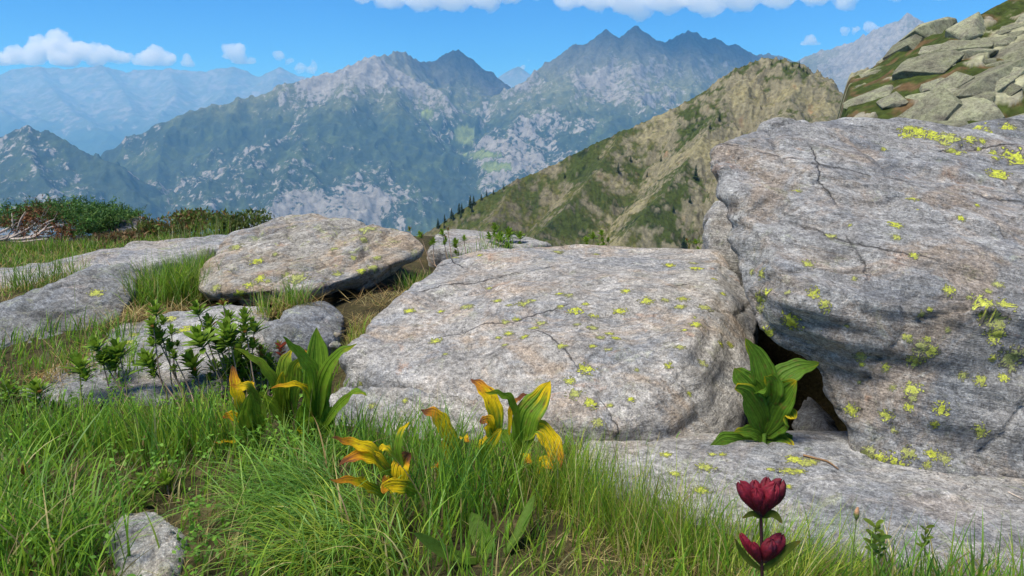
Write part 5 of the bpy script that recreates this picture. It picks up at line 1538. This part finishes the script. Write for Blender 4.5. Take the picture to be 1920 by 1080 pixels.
# ================================================================== GRASS
# raster of rock tops so that nothing sprouts out of solid rock
RX0, RY0, RST = -4.0, 0.5, 0.025
RN = (int(8.0 / RST), int(7.0 / RST))
ROCKTOP = np.full(RN, -9.0)
for _k, (_o, _b, _V, _org) in ROCKS.items():
    ix = ((_V[:, 0] - RX0) / RST).astype(int); iy = ((_V[:, 1] - RY0) / RST).astype(int)
    ok = (ix >= 0) & (iy >= 0) & (ix < RN[0]) & (iy < RN[1])
    np.maximum.at(ROCKTOP, (ix[ok], iy[ok]), _V[ok, 2])
def rock_at(x, y):
    ix = np.clip(((x - RX0) / RST).astype(int), 0, RN[0] - 1); iy = np.clip(((y - RY0) / RST).astype(int), 0, RN[1] - 1)
    return ROCKTOP[ix, iy]

def blades(B, L, az, lean, bend, W, C0, C1, seg=5, face=None, rg=RNG):
    """B (n,3) roots; L length; az lean heading; lean, bend in radians; W half width; C0, C1 root / tip colours"""
    n = len(B)
    t = np.linspace(0, 1, seg + 1)
    th = lean[:, None] + bend[:, None] * (t[None] ** 1.3)
    ds = (L / seg)[:, None]
    r = np.concatenate([np.zeros((n, 1)), np.cumsum(np.sin(th[:, :-1]) * ds, 1)], 1)
    z = np.concatenate([np.zeros((n, 1)), np.cumsum(np.cos(th[:, :-1]) * ds, 1)], 1)
    P = np.stack([B[:, 0:1] + r * np.cos(az)[:, None], B[:, 1:2] + r * np.sin(az)[:, None], B[:, 2:3] + z], -1)
    f = az + math.pi / 2 + rg.normal(0, 0.9, n) if face is None else face
    sd = np.stack([np.cos(f), np.sin(f), np.zeros(n)], -1)
    w = W[:, None] * np.interp(t, [0, 0.25, 0.6, 1], [0.75, 1.0, 0.8, 0.0])[None]
    Vl = P[:, :-1] - sd[:, None] * w[:, :-1, None]; Vr = P[:, :-1] + sd[:, None] * w[:, :-1, None]
    V = np.concatenate([np.stack([Vl, Vr], 2).reshape(n, -1, 3), P[:, -1:]], 1)
    nv = 2 * seg + 1
    base = (np.arange(n) * nv)[:, None, None]
    q = np.array([[2 * i, 2 * i + 1, 2 * i + 3, 2 * i + 2] for i in range(seg - 1)])
    Q = (base + q[None]).reshape(-1, 4)
    T = (base[:, 0] + np.array([[2 * seg - 2, 2 * seg - 1, 2 * seg]])).reshape(-1, 3)
    tc = np.concatenate([np.repeat(t[:-1], 2), [1.0]])
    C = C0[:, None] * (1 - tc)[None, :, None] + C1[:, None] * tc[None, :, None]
    return V.reshape(-1, 3), Q, T, C.reshape(-1, 3)

GREENS = np.array([(0.115, 0.215, 0.022), (0.14, 0.235, 0.028), (0.085, 0.18, 0.024), (0.17, 0.25, 0.030), (0.07, 0.155, 0.030)])
BLUEG = np.array([(0.10, 0.20, 0.050), (0.085, 0.18, 0.045), (0.13, 0.225, 0.045), (0.15, 0.24, 0.040)])
YELG = np.array([(0.21, 0.26, 0.035), (0.25, 0.28, 0.05), (0.17, 0.24, 0.03), (0.29, 0.29, 0.07)])
STRAW = np.array([(0.33, 0.26, 0.16), (0.27, 0.20, 0.12), (0.38, 0.32, 0.22), (0.19, 0.12, 0.08)])

def pick(pal, n, rg=RNG):
    pal = pal * np.array([1.30, 1.40, 0.95])
    return pal[rg.integers(0, len(pal), n)] * rg.uniform(0.75, 1.45, (n, 1))

def candidates(n, x0, x1, y0, y1, pad=0.015):
    x = RNG.uniform(x0, x1, n); y = RNG.uniform(y0, y1, n)
    z = ground_z(x, y)
    ok = rock_at(x, y) < z + pad
    P = np.column_stack([x, y, z])[ok]
    px, py = pix(P)
    return P, px, py

def build_lawn():
    S = Soup()
    # left meadow: dense fresh green
    P, px, py = candidates(52000, -2.6, 0.9, 0.85, 3.1)
    clump = fbm(P[:, :2] / 0.11, 2, 602)
    dens = sstep(1090, 930, px) * (0.45 + 0.9 * clump) * (1 - 0.8 * np.exp(-((px - 275) / 70) ** 4 - ((py - 1080) / 60) ** 4))
    keep = RNG.uniform(0, 1, len(P)) < np.clip(dens, 0.22, 1) * 0.64
    P = P[keep]; px = px[keep]; py = py[keep]; clump = clump[keep]
    n = len(P)
    tall = 0.6 + 0.7 * sstep(-0.3, 0.4, fbm(P[:, :2] / 0.3, 2, 603))
    L = RNG.uniform(0.05, 0.145, n) * tall * (0.8 + 0.25 * sstep(2.6, 1.9, P[:, 1]))
    L *= 1 - 0.8 * np.exp(-((px - 280) / 100) ** 2 - ((py - 1070) / 90) ** 2)
    az = 4 * fbm(P[:, :2] / 0.25, 2, 604) + RNG.normal(0, 1.1, n) + 0.4
    C1 = pick(GREENS, n)
    dry = RNG.uniform(0, 1, n) < 0.10 + 0.25 * np.exp(-((px - 330) / 160) ** 2 - ((py - 1000) / 90) ** 2)
    C1[dry] = pick(STRAW, dry.sum())
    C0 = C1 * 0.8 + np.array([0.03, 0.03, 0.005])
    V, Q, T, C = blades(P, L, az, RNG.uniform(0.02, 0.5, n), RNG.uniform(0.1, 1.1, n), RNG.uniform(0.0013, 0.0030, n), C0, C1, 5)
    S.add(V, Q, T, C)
    m_ = 260
    k_ = RNG.integers(0, n, m_)
    C1 = pick(np.vstack([STRAW, YELG]), m_)
    V, Q, T, C = blades(P[k_], RNG.uniform(0.18, 0.32, m_), RNG.uniform(0, 6.28, m_), RNG.uniform(0.0, 0.35, m_), RNG.uniform(0.1, 0.9, m_), RNG.uniform(0.0006, 0.0010, m_), C1, C1, 6)
    S.add(V, Q, T, C)
    link('meadow_grass', S.mesh('meadow_grass', M_grass, True), label='dense fresh green meadow grass on the left foreground', kind='stuff')
    # right: fine wispy grass mixed with straw
    S = Soup()
    P, px, py = candidates(42000, 0.0, 1.7, 0.85, 2.25)
    clump = fbm(P[:, :2] / 0.09, 2, 612)
    dens = sstep(900, 1080, px) * (0.5 + 0.9 * clump) * (1 - 0.35 * sstep(1540, 1640, px))
    keep = RNG.uniform(0, 1, len(P)) < np.clip(dens, 0.0, 1) * 0.6
    P = P[keep]; px = px[keep]; py = py[keep]
    n = len(P)
    L = RNG.uniform(0.04, 0.13, n) * (0.7 + 0.6 * sstep(-0.2, 0.4, fbm(P[:, :2] / 0.2, 2, 613)))
    az = RNG.uniform(0, 6.28, n)
    C1 = pick(YELG, n)
    gsel = RNG.uniform(0, 1, n) < 0.35; C1[gsel] = pick(GREENS, gsel.sum())
    dry = RNG.uniform(0, 1, n) < 0.45
    C1[dry] = pick(STRAW, dry.sum())
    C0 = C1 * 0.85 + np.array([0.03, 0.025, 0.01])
    lean = RNG.uniform(0.02, 0.6, n); lean[dry] = RNG.uniform(0.5, 1.4, dry.sum())
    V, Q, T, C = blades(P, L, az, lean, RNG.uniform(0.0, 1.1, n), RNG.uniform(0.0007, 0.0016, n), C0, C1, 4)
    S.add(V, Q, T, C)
    # matted straw lying low
    P, px, py = candidates(16000, -1.2, 1.6, 0.9, 2.3)
    w = 0.12 + 0.8 * sstep(1000, 1150, px) + 0.5 * np.exp(-((px - 330) / 120) ** 2 - ((py - 1010) / 80) ** 2)
    keep = RNG.uniform(0, 1, len(P)) < w * 0.5
    P = P[keep]; n = len(P)
    C1 = pick(STRAW, n)
    V, Q, T, C = blades(P + np.array([0, 0, 0.006]), RNG.uniform(0.05, 0.14, n), RNG.uniform(0, 6.28, n), RNG.uniform(1.1, 1.5, n), RNG.uniform(-0.2, 0.4, n), RNG.uniform(0.0006, 0.0012, n), C1, C1, 4)
    S.add(V, Q, T, C)
    link('wispy_grass', S.mesh('wispy_grass', M_grass, True), label='fine wispy grass and dry straw on the right foreground', kind='stuff')
    # small leafy ground cover among the grass on the left
    P, px, py = candidates(9000, -2.4, 0.5, 1.0, 2.8)
    m = fbm(P[:, :2] / 0.22, 2, 622)
    keep = (RNG.uniform(0, 1, len(P)) < np.clip(0.25 + 1.0 * m, 0, 1) * sstep(700, 480, px)) & (py > 700)
    P = P[keep]; n = len(P)
    S = Soup()
    for j in range(7):
        h = RNG.uniform(0.01, 0.10, n)
        c = P + np.column_stack([RNG.normal(0, 0.012, n), RNG.normal(0, 0.012, n), h])
        a = RNG.normal(size=(n, 3)); a[:, 2] = np.abs(a[:, 2]) * 0.6; a /= np.linalg.norm(a, axis=1, keepdims=True)
        s = np.cross(a, RNG.normal(size=(n, 3)) * 0.4 + np.array([0, 0, 1])); s /= np.linalg.norm(s, axis=1, keepdims=True)
        l = RNG.uniform(0.010, 0.020, n)[:, None]
        V = np.stack([c, c + a * l * 0.5 + s * l * 0.32, c + a * l, c + a * l * 0.5 - s * l * 0.32], 1).reshape(-1, 3)
        S.add(V, np.arange(n * 4).reshape(n, 4), None, np.repeat(pick(np.array([(0.075, 0.155, 0.022), (0.10, 0.19, 0.03), (0.055, 0.12, 0.02)]), n), 4, axis=0))
    link('leafy_undergrowth', S.mesh('leafy_undergrowth', M_small, False), label='small leafy undergrowth between the grass blades at left', kind='stuff')
build_lawn()

def tuft(label, spots, pal, Lr, W, n, lean=(0.0, 0.6), bend=(0.2, 1.1), heading=None, spread=0.03, straw=0.1, seg=6, seed=0, on_rock=False, straw_base=0):
    """spots: (px, py, Y) of clump roots"""
    rg = np.random.default_rng(900 + seed)
    cs = []
    for (px, py, Y) in spots:
        p = at(px, py, Y)
        gz = float(ground_z(p[0], p[1])[0])
        rz = float(rock_at(np.array([p[0]]), np.array([p[1]]))[0])
        z = max(gz, rz) if on_rock else gz
        if on_rock is False and rz > gz: z = gz
        cs.append(np.array([p[0], p[1], z - 0.005]))
    cs = np.array(cs)
    org = cs.mean(0)
    o = None
    S = Soup()
    k = rg.integers(0, len(cs), n)
    B = cs[k] + np.column_stack([rg.normal(0, spread, n), rg.normal(0, spread * 0.8, n), np.zeros(n)])
    L = rg.uniform(*Lr, n)
    az = rg.uniform(0, 6.28, n) if heading is None else heading + rg.normal(0, 0.9, n)
    C1 = pick(pal, n, rg)
    d = rg.uniform(0, 1, n) < straw
    C1[d] = pick(STRAW, d.sum(), rg)
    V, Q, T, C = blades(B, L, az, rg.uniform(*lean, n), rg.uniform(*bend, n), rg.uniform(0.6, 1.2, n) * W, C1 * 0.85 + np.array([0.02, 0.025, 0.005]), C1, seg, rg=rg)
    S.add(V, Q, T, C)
    if straw_base:
        m = straw_base
        k = rg.integers(0, len(cs), m)
        B = cs[k] + np.column_stack([rg.normal(0, spread * 1.5, m), rg.normal(0, spread, m), np.full(m, 0.008)])
        C1 = pick(STRAW, m, rg) * np.array([1.0, 0.86, 0.75])
        V, Q, T, C = blades(B, rg.uniform(0.06, 0.16, m), rg.uniform(0, 6.28, m), rg.uniform(0.9, 1.5, m), rg.uniform(-0.1, 0.9, m), rg.uniform(0.6, 1.2, m) * W * 0.8, C1, C1, 4, rg=rg)
        S.add(V, Q, T, C)
    link('grass_tuft', S.mesh('grass_tuft', M_grass, True, org), None, org, label, 'grass tuft')

# sedge tufts of the middle foreground
tuft('drooping blue green sedge tuft sweeping left below the green hellebore', [(560, 960, 1.86), (600, 930, 1.92), (640, 985, 1.8), (520, 1010, 1.74)], BLUEG, (0.15, 0.32), 0.0020, 560, (0.2, 0.9), (1.3, 2.3), 3.3, 0.05, 0.05, 7, 1)
tuft('pale green arching sedge tuft at the bottom centre', [(640, 1050, 1.62), (700, 1030, 1.66), (600, 1080, 1.56), (730, 1080, 1.56)], np.vstack([YELG[:3], BLUEG]), (0.16, 0.33), 0.0021, 560, (0.2, 0.9), (1.3, 2.3), 3.0, 0.05, 0.06, 7, 2)
tuft('upright tall grass tuft in front of the withering yellow leaves', [(800, 960, 1.84), (840, 940, 1.88), (770, 930, 1.9), (870, 985, 1.78), (820, 1000, 1.74)], np.vstack([GREENS, BLUEG[:2]]), (0.14, 0.34), 0.0020, 230, (0.0, 0.35), (0.1, 1.2), None, 0.045, 0.05, 7, 3)
tuft('tall grass tuft between the orange leaves of the hellebores', [(900, 930, 1.92), (930, 960, 1.86), (880, 900, 1.99), (960, 930, 1.92)], GREENS, (0.08, 0.24), 0.0020, 180, (0.0, 0.4), (0.1, 1.2), None, 0.045, 0.08, 7, 4)
tuft('dense grass tuft around the foot of the tall green hellebore', [(600, 850, 2.22), (640, 860, 2.2), (560, 850, 2.22), (670, 870, 2.16), (540, 880, 2.12)], np.vstack([GREENS, BLUEG]), (0.06, 0.16), 0.0021, 380, (0.0, 0.6), (0.2, 1.2), None, 0.05, 0.06, 6, 5)
tuft('upright grass tuft along the foot of the slab behind the yellow leaves', [(740, 880, 2.12), (780, 880, 2.12), (700, 880, 2.12), (820, 870, 2.14), (720, 910, 2.05)], GREENS, (0.08, 0.26), 0.0019, 200, (0.0, 0.45), (0.1, 1.0), None, 0.05, 0.08, 6, 6)
tuft('wiry grass tuft at the left end of the front slab', [(1060, 930, 1.92), (1090, 960, 1.86), (1030, 960, 1.86), (1120, 990, 1.76)], np.vstack([GREENS, YELG]), (0.12, 0.24), 0.0011, 700, (0.0, 0.5), (0.0, 0.9), None, 0.05, 0.1, 6, 7)
tuft('hair fine grass tuft left of the gentian reaching over the front slab', [(1170, 1010, 1.70), (1230, 1030, 1.66), (1300, 1045, 1.6), (1350, 1060, 1.55)], np.vstack([GREENS, YELG]), (0.12, 0.26), 0.0009, 700, (0.0, 0.45), (0.0, 0.8), None, 0.06, 0.15, 6, 8)
tuft('hair fine grass tuft right of the gentian leaning to the right', [(1460, 1070, 1.5), (1500, 1080, 1.47), (1420, 1075, 1.5), (1540, 1090, 1.45)], np.vstack([GREENS, YELG]), (0.10, 0.24), 0.0009, 560, (0.2, 0.9), (0.0, 0.6), 0.3, 0.05, 0.15, 6, 9)
tuft('coarse dark grass blades in the bottom right corner', [(1720, 1120, 1.38), (1790, 1120, 1.38), (1860, 1130, 1.36), (1910, 1130, 1.36), (1660, 1120, 1.38)], np.vstack([BLUEG, GREENS]), (0.08, 0.22), 0.0021, 420, (0.0, 0.6), (0.0, 0.9), None, 0.06, 0.18, 6, 10)
tuft('dense long grass sweeping across the bottom left corner', [(20, 1010, 1.74), (80, 1060, 1.6), (0, 1080, 1.55), (140, 1080, 1.55), (40, 950, 1.88)], GREENS, (0.16, 0.32), 0.0024, 520, (0.1, 0.7), (0.5, 1.4), None, 0.07, 0.08, 7, 11)
tuft('bright upright grass tuft below the dense alpenrose shrub', [(330, 850, 2.2), (390, 860, 2.18), (300, 870, 2.14), (430, 860, 2.18), (260, 850, 2.2)], np.vstack([GREENS, YELG[:1]]), (0.12, 0.24), 0.0024, 480, (0.0, 0.45), (0.1, 0.9), 2.6, 0.06, 0.06, 6, 12)
tuft('upright grass tuft beneath the sprawling alpenrose at left', [(200, 850, 2.2), (150, 840, 2.24), (100, 850, 2.2), (50, 840, 2.22)], GREENS, (0.10, 0.25), 0.0024, 330, (0.0, 0.5), (0.1, 0.9), None, 0.06, 0.08, 6, 13)
# tufts among the rocks behind
tuft('soft green grass tuft left of the ochre boulder with straw at its base', [(300, 560, 3.55), (330, 545, 3.62), (355, 530, 3.7), (285, 580, 3.45), (340, 565, 3.55), (380, 500, 3.95), (395, 480, 4.1)], GREENS * np.array([1.05, 0.95, 1.0]), (0.12, 0.27), 0.0019, 1500, (0.0, 0.55), (0.1, 0.9), None, 0.06, 0.12, 6, 20, True, 420)
tuft('dry straw matted at the foot of the soft green tuft', [(250, 610, 3.3), (290, 600, 3.35), (330, 590, 3.4), (220, 630, 3.2)], STRAW, (0.06, 0.14), 0.0016, 420, (0.7, 1.5), (0.0, 0.9), None, 0.06, 1.0, 4, 21, True, 200)
tuft('small grass tuft with rusty straw below the ochre boulder', [(520, 590, 3.2), (545, 585, 3.22), (500, 595, 3.2), (560, 580, 3.24)], np.vstack([GREENS, YELG[:1]]), (0.08, 0.18), 0.0016, 330, (0.0, 0.7), (0.1, 0.8), None, 0.035, 0.25, 6, 22, True, 330)
tuft('short tuft in the gap between the ochre boulder and the wide slab', [(800, 525, 3.8), (785, 510, 3.9), (815, 515, 3.85), (770, 530, 3.75)], GREENS * 0.9, (0.06, 0.15), 0.0018, 420, (0.0, 0.5), (0.1, 0.7), None, 0.04, 0.25, 5, 23, False, 100)
tuft('short brownish tuft on the bare soil by the small grey rock', [(675, 610, 3.1), (700, 600, 3.15), (660, 625, 3.02)], np.vstack([YELG, STRAW[:1] * 0.6]), (0.04, 0.10), 0.0014, 360, (0.0, 0.8), (0.1, 0.8), None, 0.04, 0.35, 5, 24, False, 160)
tuft('matted dry grass on the soil mound under the ochre overhang', [(720, 565, 3.4), (690, 590, 3.22), (750, 545, 3.5), (780, 525, 3.65), (735, 590, 3.25)], np.vstack([STRAW, YELG[:2] * 0.6]), (0.03, 0.09), 0.0014, 520, (0.5, 1.5), (0.0, 0.8), None, 0.06, 0.6, 4, 35, False, 300)
tuft('spiky dark grass tuft in front of the long pale slab at left', [(60, 540, 3.8), (95, 535, 3.85), (130, 528, 3.9), (30, 545, 3.75)], GREENS * 0.75, (0.10, 0.22), 0.0016, 240, (0.0, 0.7), (0.0, 0.7), None, 0.05, 0.15, 6, 25, True, 30)
tuft('strip of green grass between the juniper rock and the long pale slab', [(20, 485, 5.0), (60, 480, 5.0), (100, 475, 5.05), (140, 470, 5.05), (-20, 488, 5.0), (170, 465, 5.1), (40, 492, 4.9)], GREENS * 0.85, (0.05, 0.11), 0.0024, 1200, (0.0, 0.6), (0.1, 0.8), None, 0.08, 0.2, 5, 26, True, 120)
tuft('rusty dry tuft at the foot of the dark boulder', [(110, 715, 2.72), (140, 695, 2.8), (75, 730, 2.68), (170, 670, 2.9)], STRAW * np.array([0.9, 0.75, 0.6]), (0.03, 0.09), 0.0014, 380, (0.3, 1.4), (0.0, 0.9), None, 0.045, 0.5, 5, 27, True, 160)
tuft('thin grass growing under the lower edge of the dark boulder', [(160, 660, 2.95), (200, 625, 3.1), (120, 690, 2.84), (225, 600, 3.2)], GREENS, (0.05, 0.12), 0.0015, 130, (0.0, 0.8), (0.1, 0.8), None, 0.035, 0.25, 5, 28, True, 60)
tuft('thin tall grass behind the long pale slab by the dwarf shrubs', [(330, 450, 4.9), (370, 445, 5.0), (400, 445, 5.0), (420, 440, 5.0)], GREENS * np.array([1.0, .9, 1]), (0.14, 0.30), 0.0018, 320, (0.0, 0.5), (0.0, 0.6), None, 0.06, 0.3, 6, 29, True)
tuft('sparse green blades along the back edge of the wide slab', [(930, 470, 4.7), (1000, 468, 4.7), (880, 470, 4.6), (1060, 470, 4.8), (1130, 470, 4.8)], GREENS, (0.06, 0.18), 0.0018, 300, (0.0, 0.6), (0.0, 0.8), None, 0.07, 0.2, 5, 30, True)
tuft('short green grass between the dark boulder and the long pale slab', [(0, 552, 3.72), (40, 546, 3.76), (80, 540, 3.8), (-40, 556, 3.7), (20, 565, 3.6), (110, 532, 3.86), (160, 515, 3.98)], np.vstack([GREENS, STRAW[:1]]), (0.03, 0.07), 0.0017, 420, (0.0, 0.8), (0.1, 0.8), None, 0.05, 0.25, 5, 33, True, 150)
tuft('low grass sward along the back of the long pale slab', [(0, 505, 4.55), (50, 495, 4.6), (100, 485, 4.7), (150, 475, 4.8), (200, 462, 4.95), (240, 452, 5.1), (-40, 510, 4.5), (120, 470, 5.0), (20, 498, 4.8), (70, 490, 4.8), (280, 445, 5.2), (300, 440, 5.4), (230, 446, 5.4)], GREENS * 0.9, (0.03, 0.09), 0.0024, 2200, (0.0, 0.8), (0.1, 0.8), None, 0.11, 0.25, 4, 34, True, 300)

# ---- small sprigs, seed head, twigs
def sprig(label, px, py, Y, h, seed, n=12, size=0.02, col=(0.19, 0.27, 0.035)):
    rg = np.random.default_rng(seed)
    top = at(px, py, Y)
    gz = float(ground_z(top[0], top[1])[0])
    org = np.array([top[0], top[1], gz])
    root = empty('leafy_sprig', org, label, 'plant')
    S = Soup()
    V, Q = tube([org, (org + top) / 2 + np.array([0.004, 0, 0]), top], [0.0014, 0.0012, 0.0008], 5, 10)
    S.add(V, Q, col=(0.10, 0.13, 0.03))
    link('stem', S.mesh('stem', M_wood, True, org), root)
    for i in range(n):
        f = 1 - 0.75 * i / n
        b = org * (1 - f) + top * f
        if i * 0.06 * h > h: break
        b = top - np.array([0, 0, h * i / n])
        a = i * 2.4 + rg.uniform(-.3, .3)
        d = np.array([math.cos(a), math.sin(a) * 0.7, rg.uniform(0.2, 0.9)]); d /= np.linalg.norm(d)
        l = size * rg.uniform(0.8, 1.3)
        V, Q, uv = leaf_grid([b, b + d * l * 0.5, b + d * l - np.array([0, 0, 0.1 * l])], l * 0.21, [0, -0.4, 1], 0.3, 0, 1, 7, 5, (0.6, 0.6))
        link('leaf', mesh_np('leaf', V - org, Q, np.tile(np.array(col) * rg.uniform(0.75, 1.3), (len(V), 1)), uv, True, M_leaf), root)
sprig('light green leafy sprig before the front slab right of the seed head', 1642, 985, 1.42, 0.07, 1, 14, 0.024)
sprig('small leafy sprig before the front slab further right', 1736, 990, 1.42, 0.05, 2, 10, 0.016)
sprig('tiny leafy sprig at the right end of the front slab grass', 1650, 1010, 1.36, 0.05, 3, 9, 0.02, (0.10, 0.19, 0.03))
sprig('small reddish leafed sprig behind the yellow green hellebore', 526, 648, 2.66, 0.05, 4, 12, 0.024, (0.28, 0.06, 0.03))
sprig('yellow green leaf sprig in the left grass above the stones', 270, 930, 1.85, 0.05, 5, 9, 0.03, (0.17, 0.24, 0.04))
def seed_head():
    top = at(1607, 958, 1.36)
    org = np.array([top[0] + 0.006, top[1], float(ground_z(top[0], top[1])[0])])
    root = empty('seed_head', org, 'thin stalk with a closed brown tipped seed head', 'plant')
    S = Soup(); V, Q = tube([org, (org + top) / 2 + np.array([-0.003, 0, 0]), top - np.array([0, 0, 0.016])], [0.0013, 0.0012, 0.001], 6, 12); S.add(V, Q, col=(0.12, 0.17, 0.04))
    link('stem', S.mesh('stem', M_wood, True, org), root)
    S = Soup(); V, Q = tube([top - np.array([0, 0, 0.020]), top - np.array([0, 0, 0.010]), top, top + np.array([0.001, 0, 0.008])], [0.0012, 0.0052, 0.0042, 0.0016], 10, 14)
    S.add(V, Q, col=lerp_c(np.tile([0.12, 0.16, 0.04], (len(V), 1)), (0.42, 0.24, 0.13), sstep(top[2] - 0.008, top[2], V[:, 2])))
    link('bud', S.mesh('bud', M_wood, True, org), root)
seed_head()
def twig(label, pts, r, col):
    P = [at(*p) for p in pts]
    org = np.array(P[0])
    S = Soup(); V, Q = tube(P, [r, r * 0.9, r * 0.5], 6, 20); V = V + 0.0015 * np.column_stack([fbm(V / 0.03, 2, 5), fbm(V / 0.03, 2, 6), fbm(V / 0.03, 2, 7)])
    S.add(V, Q, col=col)
    link('twig', S.mesh('twig', M_wood, True, org), None, org, label, 'twig')
def on_rock(key, px, py, lift=0.004):
    o, bvh, V, org = ROCKS[key]
    d = ray(px, py); d /= np.linalg.norm(d)
    h = bvh.ray_cast(Vector(CAM), Vector(d))
    return h[0]
def twig_on(label, key, pts, r, col):
    P = []
    for (x, y) in pts:
        h = on_rock(key, x, y)
        if h is not None: P.append(np.array(h) + np.array([0, 0, r * 1.2]))
    if len(P) < 2: return
    org = P[0]
    S = Soup(); V, Q = tube(P, [r, r * 0.9, r * 0.4], 6, 20)
    S.add(V, Q, col=col)
    link('twig', S.mesh('twig', M_wood, True, org), None, org, label, 'twig')
twig_on('brown dead stalk lying on the front slab right of the crevice plant', 'front', [(1506, 856), (1530, 862), (1552, 868), (1572, 882)], 0.0035, (0.20, 0.12, 0.06))
twig_on('thin pale twig on the front slab at the right edge', 'front', [(1890, 924), (1902, 930), (1919, 938)], 0.002, (0.42, 0.36, 0.30))

# ---- small conifers on the spur
def conifer_mesh(seed):
    rg = np.random.default_rng(seed)
    S = Soup()
    H = 1.0
    for k in range(16):
        z = 0.08 + 0.9 * k / 16
        R = 0.24 * (1 - z) ** 0.8 + 0.02
        m = 9
        for j in range(m):
            a = j * 2 * math.pi / m + rg.uniform(-.3, .3)
            r = R * rg.uniform(0.6, 1.25)
            p = np.array([0, 0, z + rg.uniform(-.02, .03)])
            e = np.array([math.cos(a) * r, math.sin(a) * r, z - 0.05 - 0.12 * r])
            s = np.array([-math.sin(a), math.cos(a), 0]) * r * 0.35
            S.add(np.array([p, (p + e) / 2 + s, e, (p + e) / 2 - s]), np.array([[0, 1, 2, 3]]), None, np.array([0.022, 0.040, 0.016]) * rg.uniform(0.7, 1.5))
    return S.mesh('crown', M_needle, False)
def build_trees():
    cm = [conifer_mesh(i) for i in range(3)]
    S = Soup(); V, Q = tube([(0, 0, -0.05), (0, 0, 0.5), (0, 0, 0.95)], [0.03, 0.02, 0.004], 6, 5); S.add(V, Q, col=(0.10, 0.07, 0.05))
    tm = S.mesh('trunk', M_wood)
    P, Z = SPUR['P'], SPUR['Z']
    V = np.column_stack([P, Z])
    px, py = pix(V)
    rg = np.random.default_rng(5)
    # nearest surface point along each sight line
    spots = [(822, 421, 17), (836, 414, 15), (845, 406, 18), (858, 398, 20), (868, 394, 17), (878, 386, 21), (888, 380, 18), (830, 424, 12), (852, 408, 13), (866, 404, 14), (884, 396, 13), (900, 372, 13), (912, 366, 11), (926, 360, 10), (945, 350, 9),
             (1308, 334, 26), (1161, 320, 18), (1285, 462, 24),
             (1446, 118, 9), (1462, 112, 10), (1478, 130, 11), (1486, 120, 12), (1498, 122, 15), (1508, 130, 13), (1516, 134, 12),
             (1060, 330, 10), (1120, 296, 10), (1186, 300, 12), (1210, 330, 11), (1240, 300, 11), (1265, 400, 13), (1294, 376, 14), (1335, 240, 12), (1352, 226, 14)]
    spots[:15] = sorted(spots[:15])
    ORD = 'first second third fourth fifth sixth seventh eighth ninth tenth eleventh twelfth thirteenth fourteenth fifteenth'.split()
    labels = [('%s small dark conifer from the low left end of the spur crest' % ORD[k], 'conifers at the low end of the spur') for k in range(15)]
    labels += [('largest lone conifer on the middle of the spur face', None), ('lone conifer on the spur face left of the largest one', None), ('lone conifer low on the spur face just above the wide slab', None)]
    labels += [('%s tiny conifer from the left on the summit of the spur' % ORD[k], 'conifers on the summit of the spur') for k in range(7)]
    labels += [('%s tiny conifer from the left scattered over the spur face' % ORD[k], 'scattered conifers on the spur face') for k in range(9)]
    rng_ = np.hypot(V[:, 0], V[:, 1])
    for i, (x, y, h) in enumerate(spots):
        d = np.hypot(px - x, py - y)
        near = d < 4.5
        if not near.any(): near = d <= d.min() + 0.5
        j = np.where(near)[0][np.argmin(rng_[near])]
        p = V[j]
        hh = h * rng_[j] / F * (0.7 if 18 <= i < 25 else 1.05)
        lab, grp = labels[i]
        root = empty('conifer_tree', p, lab, 'tree', grp)
        root.scale = (hh * rg.uniform(.8, 1.2), hh * rg.uniform(.8, 1.2), hh)
        root.rotation_euler = (0, 0, rg.uniform(0, 6))
        link('crown', cm[i % 3], root); link('trunk', tm, root)
build_trees()
